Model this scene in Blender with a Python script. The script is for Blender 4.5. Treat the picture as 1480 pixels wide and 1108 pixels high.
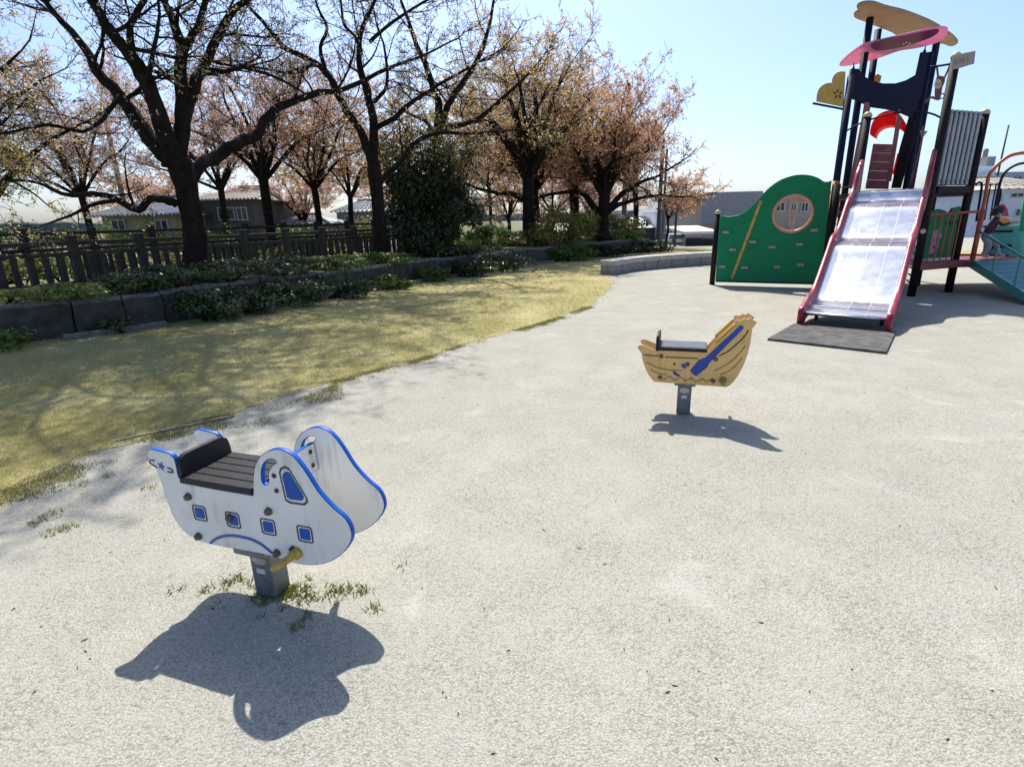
import bpy, bmesh, math, random
from mathutils import Vector, Matrix, noise as mnoise
R_=math.radians
for o in list(bpy.data.objects): bpy.data.objects.remove(o)
scene=bpy.context.scene
COL=scene.collection
random.seed(7)

# ------------------------------------------------------------------ camera
W,H=1480.,1108.; F=788.; PITCH=R_(16.9); ROLL=R_(-1.4); CH=1.45
fw=Vector((0,math.cos(PITCH),-math.sin(PITCH))); rt0=Vector((1,0,0)); up0=rt0.cross(fw)
rt=rt0*math.cos(ROLL)+up0*math.sin(ROLL); up=up0*math.cos(ROLL)-rt0*math.sin(ROLL)
CAM=Vector((0,0,CH))
cd=bpy.data.cameras.new('camera'); cam=bpy.data.objects.new('camera',cd); COL.objects.link(cam)
cd.sensor_fit='HORIZONTAL'; cd.sensor_width=36; cd.lens=F*36/W; cd.clip_start=.05; cd.clip_end=3000
m=Matrix((( rt.x,up.x,-fw.x,0),(rt.y,up.y,-fw.y,0),(rt.z,up.z,-fw.z,CH),(0,0,0,1)))
cam.matrix_world=m; scene.camera=cam
# ------------------------------------------------------------------ world + sun
SUN_AZ=R_(-3); SUN_EL=R_(55.5)
wd=bpy.data.worlds.new('World'); scene.world=wd; wd.use_nodes=True
nt=wd.node_tree; bg=nt.nodes['Background']
sk=nt.nodes.new('ShaderNodeTexSky'); sk.sky_type='NISHITA'; sk.sun_disc=False
sk.sun_elevation=SUN_EL; sk.sun_rotation=SUN_AZ; sk.altitude=0; sk.air_density=.85; sk.dust_density=1.9; sk.ozone_density=6.5
nt.links.new(sk.outputs[0],bg.inputs[0]); bg.inputs[1].default_value=.145
sd=bpy.data.lights.new('sun','SUN'); sd.energy=4.8; sd.angle=R_(.5); sd.color=(1,.945,.85)
so=bpy.data.objects.new('sun',sd); COL.objects.link(so)
sv=Vector((math.sin(SUN_AZ)*math.cos(SUN_EL),math.cos(SUN_AZ)*math.cos(SUN_EL),math.sin(SUN_EL)))
so.rotation_euler=sv.to_track_quat('Z','Y').to_euler(); so.location=(0,0,30)
vs=scene.view_settings; vs.view_transform='Standard'; vs.look='None'; vs.exposure=.54; vs.gamma=1; vs.use_curve_mapping=False
scene.render.resolution_x=1024; scene.render.resolution_y=766

# ------------------------------------------------------------------ pixel helpers (photo pixels -> places)
def ray(px,py):
    return (fw+rt*((px-W/2)/F)-up*((py-H/2)/F)).normalized()
def gr(px,py,z=0.):
    d=ray(px,py); return CAM+d*((z-CH)/d.z)
def aty(px,py,y):
    d=ray(px,py); return CAM+d*(y/d.y)
def on(px,py,p0,n):
    d=ray(px,py); n=Vector(n); return CAM+d*((Vector(p0)-CAM).dot(n)/d.dot(n))
def hat(px,py,b):
    d=ray(px,py); return CH+d.z*(math.hypot(b[0],b[1])/math.hypot(d.x,d.y))

# ------------------------------------------------------------------ materials
MATS={}
def mat(name,col,rough=.6,metal=0.,var=.12,scale=6.,bump=0.,bscale=60.,col2=None,spec=.5,coord='Object',detail=5):
    if name in MATS: return MATS[name]
    m=bpy.data.materials.new(name); m.use_nodes=True; MATS[name]=m
    nt=m.node_tree; p=nt.nodes['Principled BSDF']
    p.inputs['Roughness'].default_value=rough; p.inputs['Metallic'].default_value=metal
    p.inputs['Specular IOR Level'].default_value=spec
    tc=nt.nodes.new('ShaderNodeTexCoord')
    no=nt.nodes.new('ShaderNodeTexNoise'); no.inputs['Scale'].default_value=scale; no.inputs['Detail'].default_value=detail
    nt.links.new(tc.outputs[coord],no.inputs['Vector'])
    mx=nt.nodes.new('ShaderNodeMix'); mx.data_type='RGBA'
    c=Vector(col[:3])
    if col2 is None: a=c*(1-var); b=c*(1+var)
    else: a=c; b=Vector(col2)
    mx.inputs[6].default_value=(*a,1); mx.inputs[7].default_value=(*b,1)
    rp=nt.nodes.new('ShaderNodeMapRange'); rp.inputs[1].default_value=.3; rp.inputs[2].default_value=.7
    nt.links.new(no.outputs[0],rp.inputs[0]); nt.links.new(rp.outputs[0],mx.inputs[0]); nt.links.new(mx.outputs[2],p.inputs['Base Color'])
    rr=nt.nodes.new('ShaderNodeMapRange'); rr.inputs[3].default_value=max(0.02,rough-.1); rr.inputs[4].default_value=min(1,rough+.1)
    nt.links.new(no.outputs[0],rr.inputs[0]); nt.links.new(rr.outputs[0],p.inputs['Roughness'])
    if bump:
        n2=nt.nodes.new('ShaderNodeTexNoise'); n2.inputs['Scale'].default_value=bscale; n2.inputs['Detail'].default_value=6
        nt.links.new(tc.outputs[coord],n2.inputs['Vector'])
        bm=nt.nodes.new('ShaderNodeBump'); bm.inputs['Strength'].default_value=bump; bm.inputs['Distance'].default_value=.02
        nt.links.new(n2.outputs[0],bm.inputs['Height']); nt.links.new(bm.outputs[0],p.inputs['Normal'])
    return m

def leafmat(name,cols,trans=.45,rough=.5,spec=.4):
    m=bpy.data.materials.new(name); m.use_nodes=True; nt=m.node_tree; p=nt.nodes['Principled BSDF']; out=nt.nodes['Material Output']
    ge=nt.nodes.new('ShaderNodeNewGeometry'); cr=nt.nodes.new('ShaderNodeValToRGB')
    el=cr.color_ramp.elements
    el[0].position=0; el[0].color=(*cols[0],1); el[1].position=1; el[1].color=(*cols[-1],1)
    for i,c in enumerate(cols[1:-1]):
        e=el.new((i+1)/(len(cols)-1)); e.color=(*c,1)
    nt.links.new(ge.outputs['Random Per Island'],cr.inputs[0])
    nt.links.new(cr.outputs[0],p.inputs['Base Color']); p.inputs['Roughness'].default_value=rough; p.inputs['Specular IOR Level'].default_value=spec
    tr=nt.nodes.new('ShaderNodeBsdfTranslucent'); nt.links.new(cr.outputs[0],tr.inputs['Color'])
    ms=nt.nodes.new('ShaderNodeMixShader'); ms.inputs[0].default_value=trans
    nt.links.new(p.outputs[0],ms.inputs[1]); nt.links.new(tr.outputs[0],ms.inputs[2]); nt.links.new(ms.outputs[0],out.inputs[0])
    MATS[name]=m; return m

def gravelmat():
    m=bpy.data.materials.new('gravel'); m.use_nodes=True; MATS['gravel']=m
    nt=m.node_tree; p=nt.nodes['Principled BSDF']; p.inputs['Roughness'].default_value=.9; p.inputs['Specular IOR Level'].default_value=.2
    tc=nt.nodes.new('ShaderNodeTexCoord')
    def N(s,d=4,w=0):
        n=nt.nodes.new('ShaderNodeTexNoise'); n.inputs['Scale'].default_value=s; n.inputs['Detail'].default_value=d; n.inputs['Roughness'].default_value=.6
        nt.links.new(tc.outputs['Object'],n.inputs['Vector']); return n
    def MR(src,a,b,c,d):
        r=nt.nodes.new('ShaderNodeMapRange'); r.inputs[1].default_value=a; r.inputs[2].default_value=b; r.inputs[3].default_value=c; r.inputs[4].default_value=d
        nt.links.new(src,r.inputs[0]); return r.outputs[0]
    def MIX(f,a,b,bt='MIX'):
        x=nt.nodes.new('ShaderNodeMix'); x.data_type='RGBA'; x.blend_type=bt
        if isinstance(f,float): x.inputs[0].default_value=f
        else: nt.links.new(f,x.inputs[0])
        for k,v in ((6,a),(7,b)):
            if isinstance(v,tuple): x.inputs[k].default_value=(*v,1)
            else: nt.links.new(v,x.inputs[k])
        return x.outputs[2]
    big=N(.55,5); mid=N(4.,5); tint=N(1.3,3); fine=N(330,3); fine2=N(135,3); clod=N(38,5)
    c=MIX(MR(big.outputs[0],.35,.65,0,1),(.425,.412,.345),(.48,.468,.395))
    c=MIX(MR(tint.outputs[0],.45,.7,0,.6),c,(.455,.42,.34))
    c=MIX(MR(mid.outputs[0],.5,.75,0,.45),c,(.37,.36,.285))
    c=MIX(MR(clod.outputs[0],.35,.6,.35,0),c,(.33,.315,.275))
    c=MIX(MR(fine2.outputs[0],.36,.6,0,1),MIX(.4,c,(.2,.19,.16)),c)
    c=MIX(MR(fine.outputs[0],.3,.5,1,0),c,MIX(.35,c,(.15,.145,.125)))
    c=MIX(MR(fine.outputs[0],.64,.72,0,.3),c,(.56,.55,.51))
    vo=nt.nodes.new('ShaderNodeTexVoronoi'); vo.inputs['Scale'].default_value=150; nt.links.new(tc.outputs['Object'],vo.inputs['Vector'])
    sp=nt.nodes.new('ShaderNodeSeparateColor'); nt.links.new(vo.outputs['Color'],sp.inputs[0])
    patch=N(2.6,4); pm=MR(patch.outputs[0],.35,.68,.4,.95)
    def MUL(a,b):
        x=nt.nodes.new('ShaderNodeMath'); x.operation='MULTIPLY'; nt.links.new(a,x.inputs[0])
        if isinstance(b,float): x.inputs[1].default_value=b
        else: nt.links.new(b,x.inputs[1])
        return x.outputs[0]
    c=MIX(MUL(MR(sp.outputs[0],.0,.3,.85,0),pm),c,(.17,.165,.135))
    c=MIX(MR(sp.outputs[1],.8,1,0,.3),c,(.56,.55,.50))
    c=MIX(MUL(MR(vo.outputs['Distance'],.45,.78,0,.7),pm),c,(.17,.165,.135))  # crevices between grains darkened in colour, for the small shadows there
    mp_=nt.nodes.new('ShaderNodeMapping'); mp_.inputs['Scale'].default_value=(26,62,40); mp_.inputs['Rotation'].default_value=(0,0,.2); nt.links.new(tc.outputs['Object'],mp_.inputs['Vector'])
    dk=nt.nodes.new('ShaderNodeTexNoise'); dk.inputs['Scale'].default_value=1.; dk.inputs['Detail'].default_value=3; nt.links.new(mp_.outputs[0],dk.inputs['Vector'])
    c=MIX(MUL(MR(dk.outputs[0],.30,.42,.75,0),pm),c,(.15,.145,.115))
    wn_=N(.9,6); wn_.inputs['Distortion'].default_value=1.5
    c=MIX(MR(wn_.outputs[0],.52,.70,0,.28),c,(.31,.305,.26))
    wl_=N(1.7,7); wl_.inputs['Distortion'].default_value=.8
    c=MIX(MR(wl_.outputs[0],.58,.72,0,.3),c,(.55,.54,.48))
    nt.links.new(c,p.inputs['Base Color'])
    add=nt.nodes.new('ShaderNodeMath'); add.operation='MULTIPLY_ADD'; add.inputs[1].default_value=.5
    ad2=nt.nodes.new('ShaderNodeMath'); ad2.operation='MULTIPLY_ADD'; ad2.inputs[1].default_value=-.9; nt.links.new(vo.outputs['Distance'],ad2.inputs[0]); nt.links.new(fine2.outputs[0],ad2.inputs[2])
    nt.links.new(fine.outputs[0],add.inputs[0]); nt.links.new(ad2.outputs[0],add.inputs[2])
    b1=nt.nodes.new('ShaderNodeBump'); b1.inputs['Strength'].default_value=.42; b1.inputs['Distance'].default_value=.012
    nt.links.new(add.outputs[0],b1.inputs['Height'])
    b2=nt.nodes.new('ShaderNodeBump'); b2.inputs['Strength'].default_value=.16; b2.inputs['Distance'].default_value=.05
    nt.links.new(mid.outputs[0],b2.inputs['Height']); nt.links.new(b1.outputs[0],b2.inputs['Normal'])
    nt.links.new(b2.outputs[0],p.inputs['Normal'])
    return m
gravelmat()

# ------------------------------------------------------------------ mesh helpers
class MB:
    def __init__(s): s.v=[]; s.f=[]; s.m=[]
    def quad(s,a,b,c,d,mi=0):
        n=len(s.v); s.v+=[tuple(a),tuple(b),tuple(c),tuple(d)]; s.f.append((n,n+1,n+2,n+3)); s.m.append(mi)
    def poly(s,pts,mi=0):
        n=len(s.v); s.v+=[tuple(p) for p in pts]; s.f.append(tuple(range(n,n+len(pts)))); s.m.append(mi)
    def frame_box(s,c,ax,ay,az,mi=0):      # c centre, half axes vectors
        n=len(s.v); c=Vector(c)
        for sx,sy,sz in ((-1,-1,-1),(1,-1,-1),(1,1,-1),(-1,1,-1),(-1,-1,1),(1,-1,1),(1,1,1),(-1,1,1)):
            s.v.append(tuple(c+ax*sx+ay*sy+az*sz))
        for q in ((3,2,1,0),(4,5,6,7),(0,1,5,4),(1,2,6,5),(2,3,7,6),(3,0,4,7)):
            s.f.append(tuple(n+i for i in q)); s.m.append(mi)
    def box(s,c,sx,sy,sz,rz=0,mi=0):
        s.frame_box(c,Vector((math.cos(rz),math.sin(rz),0))*sx/2,Vector((-math.sin(rz),math.cos(rz),0))*sy/2,Vector((0,0,sz/2)),mi)
    def bar(s,a,b,w,h,mi=0,upv=(0,0,1)):
        a=Vector(a); b=Vector(b); d=(b-a); L=d.length; d.normalize(); sd=d.cross(Vector(upv))
        if sd.length<1e-4: sd=d.cross(Vector((0,1,0)))
        sd.normalize(); uu=sd.cross(d)
        s.frame_box((a+b)/2,d*L/2,sd*w/2,uu*h/2,mi)
    def tube(s,pts,rad,sides=8,cap=True,mi=0):
        pts=[Vector(p) for p in pts]; k=len(pts)
        if not hasattr(rad,'__len__'): rad=[rad]*k
        n0=len(s.v); t0=(pts[1]-pts[0]).normalized()
        nrm=t0.cross(Vector((0,0,1)))
        if nrm.length<.05: nrm=t0.cross(Vector((1,0,0)))
        nrm.normalize()
        for i in range(k):
            t=(pts[min(i+1,k-1)]-pts[max(i-1,0)])
            if t.length<1e-9: t=t0.copy()
            t.normalize(); nrm=(nrm-t*nrm.dot(t))
            if nrm.length<1e-5: nrm=t.orthogonal()
            nrm.normalize(); bn=t.cross(nrm)
            for j in range(sides):
                a=2*math.pi*j/sides; s.v.append(tuple(pts[i]+(nrm*math.cos(a)+bn*math.sin(a))*rad[i]))
        for i in range(k-1):
            for j in range(sides):
                a=n0+i*sides+j; b=n0+i*sides+(j+1)%sides
                s.f.append((a,b,b+sides,a+sides)); s.m.append(mi)
        if cap:
            s.f.append(tuple(n0+j for j in reversed(range(sides)))); s.m.append(mi)
            s.f.append(tuple(n0+(k-1)*sides+j for j in range(sides))); s.m.append(mi)
    def lathe(s,c,prof,sides=14,axis=(0,0,1),mi=0):     # prof [(r,h)]
        ax=Vector(axis).normalized(); c=Vector(c); x=ax.orthogonal().normalized(); y=ax.cross(x); n0=len(s.v)
        for r,h in prof:
            for j in range(sides):
                a=2*math.pi*j/sides; s.v.append(tuple(c+ax*h+(x*math.cos(a)+y*math.sin(a))*r))
        k=len(prof)
        for i in range(k-1):
            for j in range(sides):
                a=n0+i*sides+j; b=n0+i*sides+(j+1)%sides
                s.f.append((a,b,b+sides,a+sides)); s.m.append(mi)
        s.f.append(tuple(n0+j for j in reversed(range(sides)))); s.m.append(mi)
        s.f.append(tuple(n0+(k-1)*sides+j for j in range(sides))); s.m.append(mi)
    def build(s,name,mats,parent=None,smooth=False,bevel=0.):
        me=bpy.data.meshes.new(name); me.from_pydata(s.v,[],s.f)
        if not isinstance(mats,(list,tuple)): mats=[mats]
        for mm in mats: me.materials.append(mm)
        if any(s.m): me.polygons.foreach_set('material_index',s.m)
        if smooth: me.polygons.foreach_set('use_smooth',[True]*len(me.polygons))
        me.update()
        return link(name,me,parent,bevel)
def link(name,me,parent=None,bevel=0.):
    o=bpy.data.objects.new(name,me); COL.objects.link(o)
    if parent: o.parent=parent; o.matrix_parent_inverse=Matrix.Translation(-parent.location) if False else parent.matrix_basis.inverted()
    if bevel:
        b=o.modifiers.new('bevel','BEVEL'); b.width=bevel; b.segments=2; b.limit_method='ANGLE'; b.angle_limit=R_(40)
    return o
def thing(name,label,cat,loc=(0,0,0),group=None):
    o=bpy.data.objects.new(name,None); COL.objects.link(o); o.location=loc; o.empty_display_size=.2
    o['label']=label; o['category']=cat
    if group: o['group']=group
    return o
def tag(o,label,cat,group=None,kind=None):
    o['label']=label; o['category']=cat
    if group: o['group']=group
    if kind: o['kind']=kind
    return o
def struct(o,label=None):
    o['kind']='structure'
    if label: o['label']=label
    return o
def smoothpoly(pts,n=4,closed=True):
    out=[]; k=len(pts)
    for i in range(k if closed else k-1):
        p0,p1,p2,p3=[Vector(pts[(i+j)%k]) if closed else Vector(pts[min(max(i+j,0),k-1)]) for j in (-1,0,1,2)]
        for q in range(n):
            t=q/n
            out.append(.5*((2*p1)+(p2-p0)*t+(2*p0-5*p1+4*p2-p3)*t*t+(-p0+3*p1-3*p2+p3)*t**3))
    if not closed: out.append(Vector(pts[-1]))
    return out
def panel(name,loops,thick,M,mats,parent=None,bevel=.004,edge_mi=0):
    """2D outline(s) (first = outer, others = holes) -> thick bevelled panel; M maps local xy plane (z = thickness) to world"""
    cu=bpy.data.curves.new(name,'CURVE'); cu.dimensions='2D'; cu.fill_mode='BOTH'
    cu.extrude=max(thick/2-bevel,.0005); cu.bevel_depth=bevel; cu.bevel_resolution=1; cu.offset=-bevel
    for lp in loops:
        sp=cu.splines.new('POLY'); sp.points.add(len(lp)-1)
        for i,p in enumerate(lp): sp.points[i].co=(p[0],p[1],0,1)
        sp.use_cyclic_u=True
    ob=bpy.data.objects.new(name,cu); COL.objects.link(ob)
    dg=bpy.context.evaluated_depsgraph_get(); dg.update()
    me=bpy.data.meshes.new_from_object(ob.evaluated_get(dg))
    bpy.data.objects.remove(ob); bpy.data.curves.remove(cu)
    if not isinstance(mats,(list,tuple)): mats=[mats]
    me.materials.clear()
    for mm in mats: me.materials.append(mm)
    for pl in me.polygons:
        pl.material_index=edge_mi if abs(pl.normal.z)<.95 else 0
    me.transform(M); me.update(); me.name=name
    return link(name,me,parent)
def planeM(o,ex,ey):
    ex=Vector(ex).normalized(); ey=Vector(ey); ey=(ey-ex*ey.dot(ex)).normalized(); ez=ex.cross(ey)
    return Matrix(((ex.x,ey.x,ez.x,o[0]),(ex.y,ey.y,ez.y,o[1]),(ex.z,ey.z,ez.z,o[2]),(0,0,0,1)))
def to_local(M,p): q=M.inverted()@Vector(p); return (q.x,q.y)
def pxpanel(name,pxloops,o,ex,ey,thick,mats,parent=None,smooth=0,bevel=.004,edge_mi=0):
    M=planeM(o,ex,ey); n=M.to_3x3()@Vector((0,0,1)); loops=[]
    for lp in pxloops:
        l=[to_local(M,on(x,y,o,n)) for x,y in lp]
        if smooth: l=[(p.x,p.y) for p in smoothpoly([Vector((a,b,0)) for a,b in l],smooth)]
        loops.append(l)
    return panel(name,loops,thick,M,mats,parent,bevel,edge_mi)
def clone(o,parent=None,loc=None):
    c=o.copy(); COL.objects.link(c)
    if parent: c.parent=parent
    return c

# ================================================================== GROUND
gm=MB()
gx=[-900,-200,-60,-20,4.5,5.3,6,6.8,7.6,8.4,12,20,40,80,200,900]; gy=[-200,-20,10,26.8,27.4,28,29,30,31,34,40,60,120,300,1200]
def sms(a,b,x): x=max(0,min(1,(x-a)/(b-a))); return x*x*(3-2*x)
def ground_z(x,y): return -1.5*sms(27.2,31,y)*sms(5,8.4,x)
for y in gy:
    for x in gx: gm.v.append((x,y,ground_z(x,y)))
for j in range(len(gy)-1):
    for i in range(len(gx)-1): n=j*len(gx)+i; gm.f.append((n,n+1,n+1+len(gx),n+len(gx))); gm.m.append(0)
struct(gm.build('ground',MATS['gravel']),'pale grey gravel playground surface')

lawnm=mat('dry_lawn',(.28,.26,.11),.95,0,.1,1.1,.6,90,col2=(.43,.38,.20),spec=.1)
def ragged(pts,step=.12,amp=.06,seed=0):
    out=[]
    k=len(pts)
    for i in range(k):
        a=Vector(pts[i]); b=Vector(pts[(i+1)%k]); L=(b-a).length; n=max(1,int(L/step)); n=min(n,160)
        for q in range(n):
            p=a.lerp(b,q/n); d=(b-a).normalized(); s=Vector((-d.y,d.x,0))
            w=mnoise.noise(Vector((p.x*2.3,p.y*2.3,seed)))*amp+mnoise.noise(Vector((p.x*9,p.y*9,seed)))*amp*.6
            out.append(p+s*w)
    return out
WALL=[(-13.5,1.6),(-9.2,4.9),(-6.9,6.75),(-5.45,8.15),(-2.95,12.3),(-2.2,13.8),(1.5,18.8),(5.9,23.4)]   # foot of the retaining wall
edge_front=[gr(x,y) for x,y in ((-160,840),(0,712),(130,658),(250,618),(400,577),(480,551),(600,520),(700,490),(790,464),(850,443))]
lawn_poly=[Vector((-16,-2,0))]+edge_front+[Vector((2.35,12.4,0)),Vector((2.55,14.1,0)),Vector((4.6,16.2,0)),Vector((9.5,17.6,0)),Vector((16,18,0)),Vector((16,25.5,0)),Vector((6.3,24.2,0)),Vector((1.6,19.3,0)),Vector((-2.3,14.3,0)),Vector((-5.6,8.6,0)),Vector((-13.6,2.2,0))]
lp=ragged(lawn_poly,.06,.16,3)
from mathutils.geometry import delaunay_2d_cdt
cv,ce_,cf_,_,_,_=delaunay_2d_cdt([Vector((p.x,p.y)) for p in lp],[],[list(range(len(lp)))],1,1e-5)
me=bpy.data.meshes.new('lawn'); me.from_pydata([(p.x,p.y,.004) for p in cv],[],cf_); me.materials.append(lawnm)
for pl in me.polygons:
    if pl.normal.z<0: pl.flip()
struct(link('lawn',me),'dry yellow lawn beside the gravel')
LAWN2=[(p.x,p.y) for p in lawn_poly]
def inside(p,poly=None):
    poly=LAWN2
    c=False; j=len(poly)-1
    for i in range(len(poly)):
        ax,ay=poly[i]; bx_,by_=poly[j]
        if (ay>p[1])!=(by_>p[1]) and p[0]<(bx_-ax)*(p[1]-ay)/(by_-ay)+ax: c=not c
        j=i
    return c
def in_view(x,y,z=0,mar=60):
    v=Vector((x,y,z))-CAM; d=v.dot(fw)
    if d<.2: return False
    px=W/2+F*v.dot(rt)/d; py=H/2-F*v.dot(up)/d
    return -mar<px<W+mar and -mar<py<H+mar
# dry grass blades
gb=MB(); rnd=random.Random(11)
def blade(mb,x,y,z,h,w,lean):
    a=rnd.random()*6.283; b=rnd.random()*6.283
    dx,dy=math.cos(a)*w,math.sin(a)*w
    n=len(mb.v); mb.v+=[(x-dx,y-dy,z),(x+dx,y+dy,z),(x+math.cos(b)*h*lean,y+math.sin(b)*h*lean,z+h)]
    mb.f.append((n,n+1,n+2)); mb.m.append(0)
cnt=0
while cnt<150000:
    # sample by picture area so nearer lawn is denser
    px=rnd.uniform(-10,1010); py=rnd.uniform(372,735)
    p=gr(px,py)
    if p.y>24 or not inside((p.x+rnd.gauss(0,.07),p.y+rnd.gauss(0,.10)),lp): 
        if rnd.random()<.02: cnt+=1
        continue
    den=mnoise.noise(Vector((p.x*1.4,p.y*1.4,5)))
    if rnd.random()>.75+den: continue
    s=min(2.2,.6+p.y*.16)
    blade(gb,p.x,p.y,.0,rnd.uniform(.007,.024)*s,.0017*s,rnd.uniform(.5,2.2)); cnt+=1
bl=gb.build('lawn_grass',leafmat('dry_blades',[(.52,.44,.20),(.42,.38,.14),(.58,.50,.26),(.31,.31,.10),(.53,.45,.22)],.4,.8,.1))
tag(bl,'short dry yellow grass blades covering the lawn','grass',kind='stuff')
# mossy patches and weeds on the gravel margin
wm=MB()
def tuft(mb,x,y,n,sp,h,w=.0022):
    for _ in range(n):
        a=rnd.random()*6.283; r=sp*math.sqrt(rnd.random())
        blade(mb,x+math.cos(a)*r,y+math.sin(a)*r,0,h*rnd.uniform(.4,1.2),w,rnd.uniform(.3,1.5))
for _ in range(2600):
    t=rnd.random(); i=rnd.randrange(len(edge_front)-1); p=edge_front[i].lerp(edge_front[i+1],t)
    off=abs(rnd.gauss(0,.30 if i<5 else .07))
    q=p+Vector((.55,-.83,0))*off
    if mnoise.noise(Vector((q.x*2.2,q.y*2.2,9)))<-.05+off*.5: continue
    tuft(wm,q.x,q.y,14,.06,.018,.0025)
for x,y,n,sp in [(55,755,50,.05),(75,745,60,.06),(75,770,40,.05),(100,762,40,.05),(160,688,30,.04),(215,706,30,.05),(120,700,24,.05),(60,690,40,.06),(150,672,50,.08),(230,660,40,.07),(390,590,60,.12),(430,585,60,.12),(560,540,40,.1),(695,494,60,.1),(610,510,60,.12)]:
    p=gr(x,y); tuft(wm,p.x,p.y,n,sp,.022,.0025)
o=wm.build('edge_weeds',leafmat('weed_green',[(.20,.21,.045),(.30,.27,.06),(.14,.17,.03),(.33,.27,.09)],.3,.7,.3))
tag(o,'mossy yellow green weeds along the lawn margin','weeds',kind='stuff')
# taller weeds at the foot of the aircraft rocker
wm=MB()
base=Vector((-1.005,1.915,0))
for _ in range(75):
    a=rnd.random()*6.283; r=abs(rnd.gauss(0,.1)); 
    x=base.x+math.cos(a)*r*1.7+.06; y=base.y+math.sin(a)*r*.7-.015
    for _ in range(7): blade(wm,x+rnd.gauss(0,.012),y+rnd.gauss(0,.012),0,rnd.uniform(.008,.03),.0036,rnd.uniform(.5,1.6))
for x,y in ((300,852),(330,842),(345,835),(450,862),(480,858),(500,852),(525,856),(540,880),(430,905),(445,890)):
    p=gr(x,y); tuft(wm,p.x,p.y,26,.03,.024,.0034)
o=wm.build('foot_weeds',leafmat('weed_fresh',[(.16,.20,.035),(.26,.26,.05),(.10,.15,.025),(.30,.27,.08)],.35,.6,.3))
tag(o,'green weeds growing round the foot of the white aircraft rocker','weeds',kind='stuff')
# loose pebbles and twigs on the gravel
pb=MB(); ico=[(0,0,1),(.9,0,.1),(-.3,.85,.05),(-.6,-.7,.1),(0,0,-.6)]
def stone(mb,x,y,s,mi):
    n=len(mb.v); a=rnd.random()*6.283; c,sn=math.cos(a),math.sin(a); fz=rnd.uniform(.35,.7); fx=rnd.uniform(.7,1.4)
    for vx,vy,vz in ico: mb.v.append((x+(c*vx*fx-sn*vy)*s,y+(sn*vx*fx+c*vy)*s,vz*s*fz+s*.1))
    for q in ((0,1,2),(0,2,3),(0,3,1),(4,2,1),(4,3,2),(4,1,3)): mb.f.append(tuple(n+i for i in q)); mb.m.append(mi)
k=0
while k<14000:
    px=rnd.uniform(-5,1485); py=rnd.uniform(470,1115); p=gr(px,py)
    if inside((p.x,p.y),lp): continue
    k+=1
    s=min(.006,abs(rnd.gauss(0,.0011))+.0011)*(.75+.14*p.y)
    stone(pb,p.x,p.y,s,0 if rnd.random()<.6 else (1 if rnd.random()<.8 else 2))
o=pb.build('gravel_pebbles',[mat('pebble_grey',(.36,.345,.31),.9,0,.25,40),mat('pebble_pale',(.52,.51,.48),.85,0,.1,40),mat('pebble_dark',(.12,.11,.09),.9,0,.2,40)])
tag(o,'loose pebbles scattered over the gravel','pebbles',kind='stuff')
tw=MB()
spots=[(786,766),(160,798),(238,780),(112,965),(130,952),(122,925),(60,905),(874,815),(1015,805),(902,938),(690,585),(640,575),(600,560),(1205,620),(1255,605),(1440,560),(1360,545),(1165,655),(1010,970),(935,970),(610,850),(735,940),(1300,760),(700,880),(965,1000),(1100,900),(1440,850),(20,880),(50,1000),(640,1000)]
for x,y in spots+[(rnd.uniform(0,1480),rnd.uniform(520,1105)) for _ in range(25)]:
    p=gr(x,y)
    if inside((p.x,p.y),lp): continue
    a=rnd.uniform(-1.6,1.6); L=rnd.uniform(.003,.012)*(.7+.14*p.y); d=Vector((math.cos(a),math.sin(a),0))
    tw.tube([p-d*L+Vector((0,0,.001)),p+Vector((0,0,.0022)),p+d*L+Vector((0,rnd.uniform(-.004,.004),.0012))],[.0012,.002+.001*rnd.random(),.001],4)
o=tw.build('fallen_twigs',mat('twig_debris',(.07,.05,.03),.9))
tag(o,'small dark twigs and leaf bits on the gravel','twigs',kind='stuff')

# timber edging board between lawn and gravel
bd=MB(); a=gr(168,638); b=gr(338,602)
N=14
for i in range(N):
    p=a.lerp(b,i/N); q=a.lerp(b,(i+1)/N)
    z0=.002+mnoise.noise(Vector((i*.7,1,1)))*.006; z1=.002+mnoise.noise(Vector(((i+1)*.7,1,1)))*.006
    bd.bar(p+Vector((0,0,z0)),q+Vector((0,0,z1)),.028+.008*math.sin(i*1.7),.026)
o=bd.build('edging_board',mat('weathered_board',(.27,.23,.16),.9,0,.25,30,.5,80))
tag(o,'half buried weathered edging board at the lawn margin','edging board')

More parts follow.
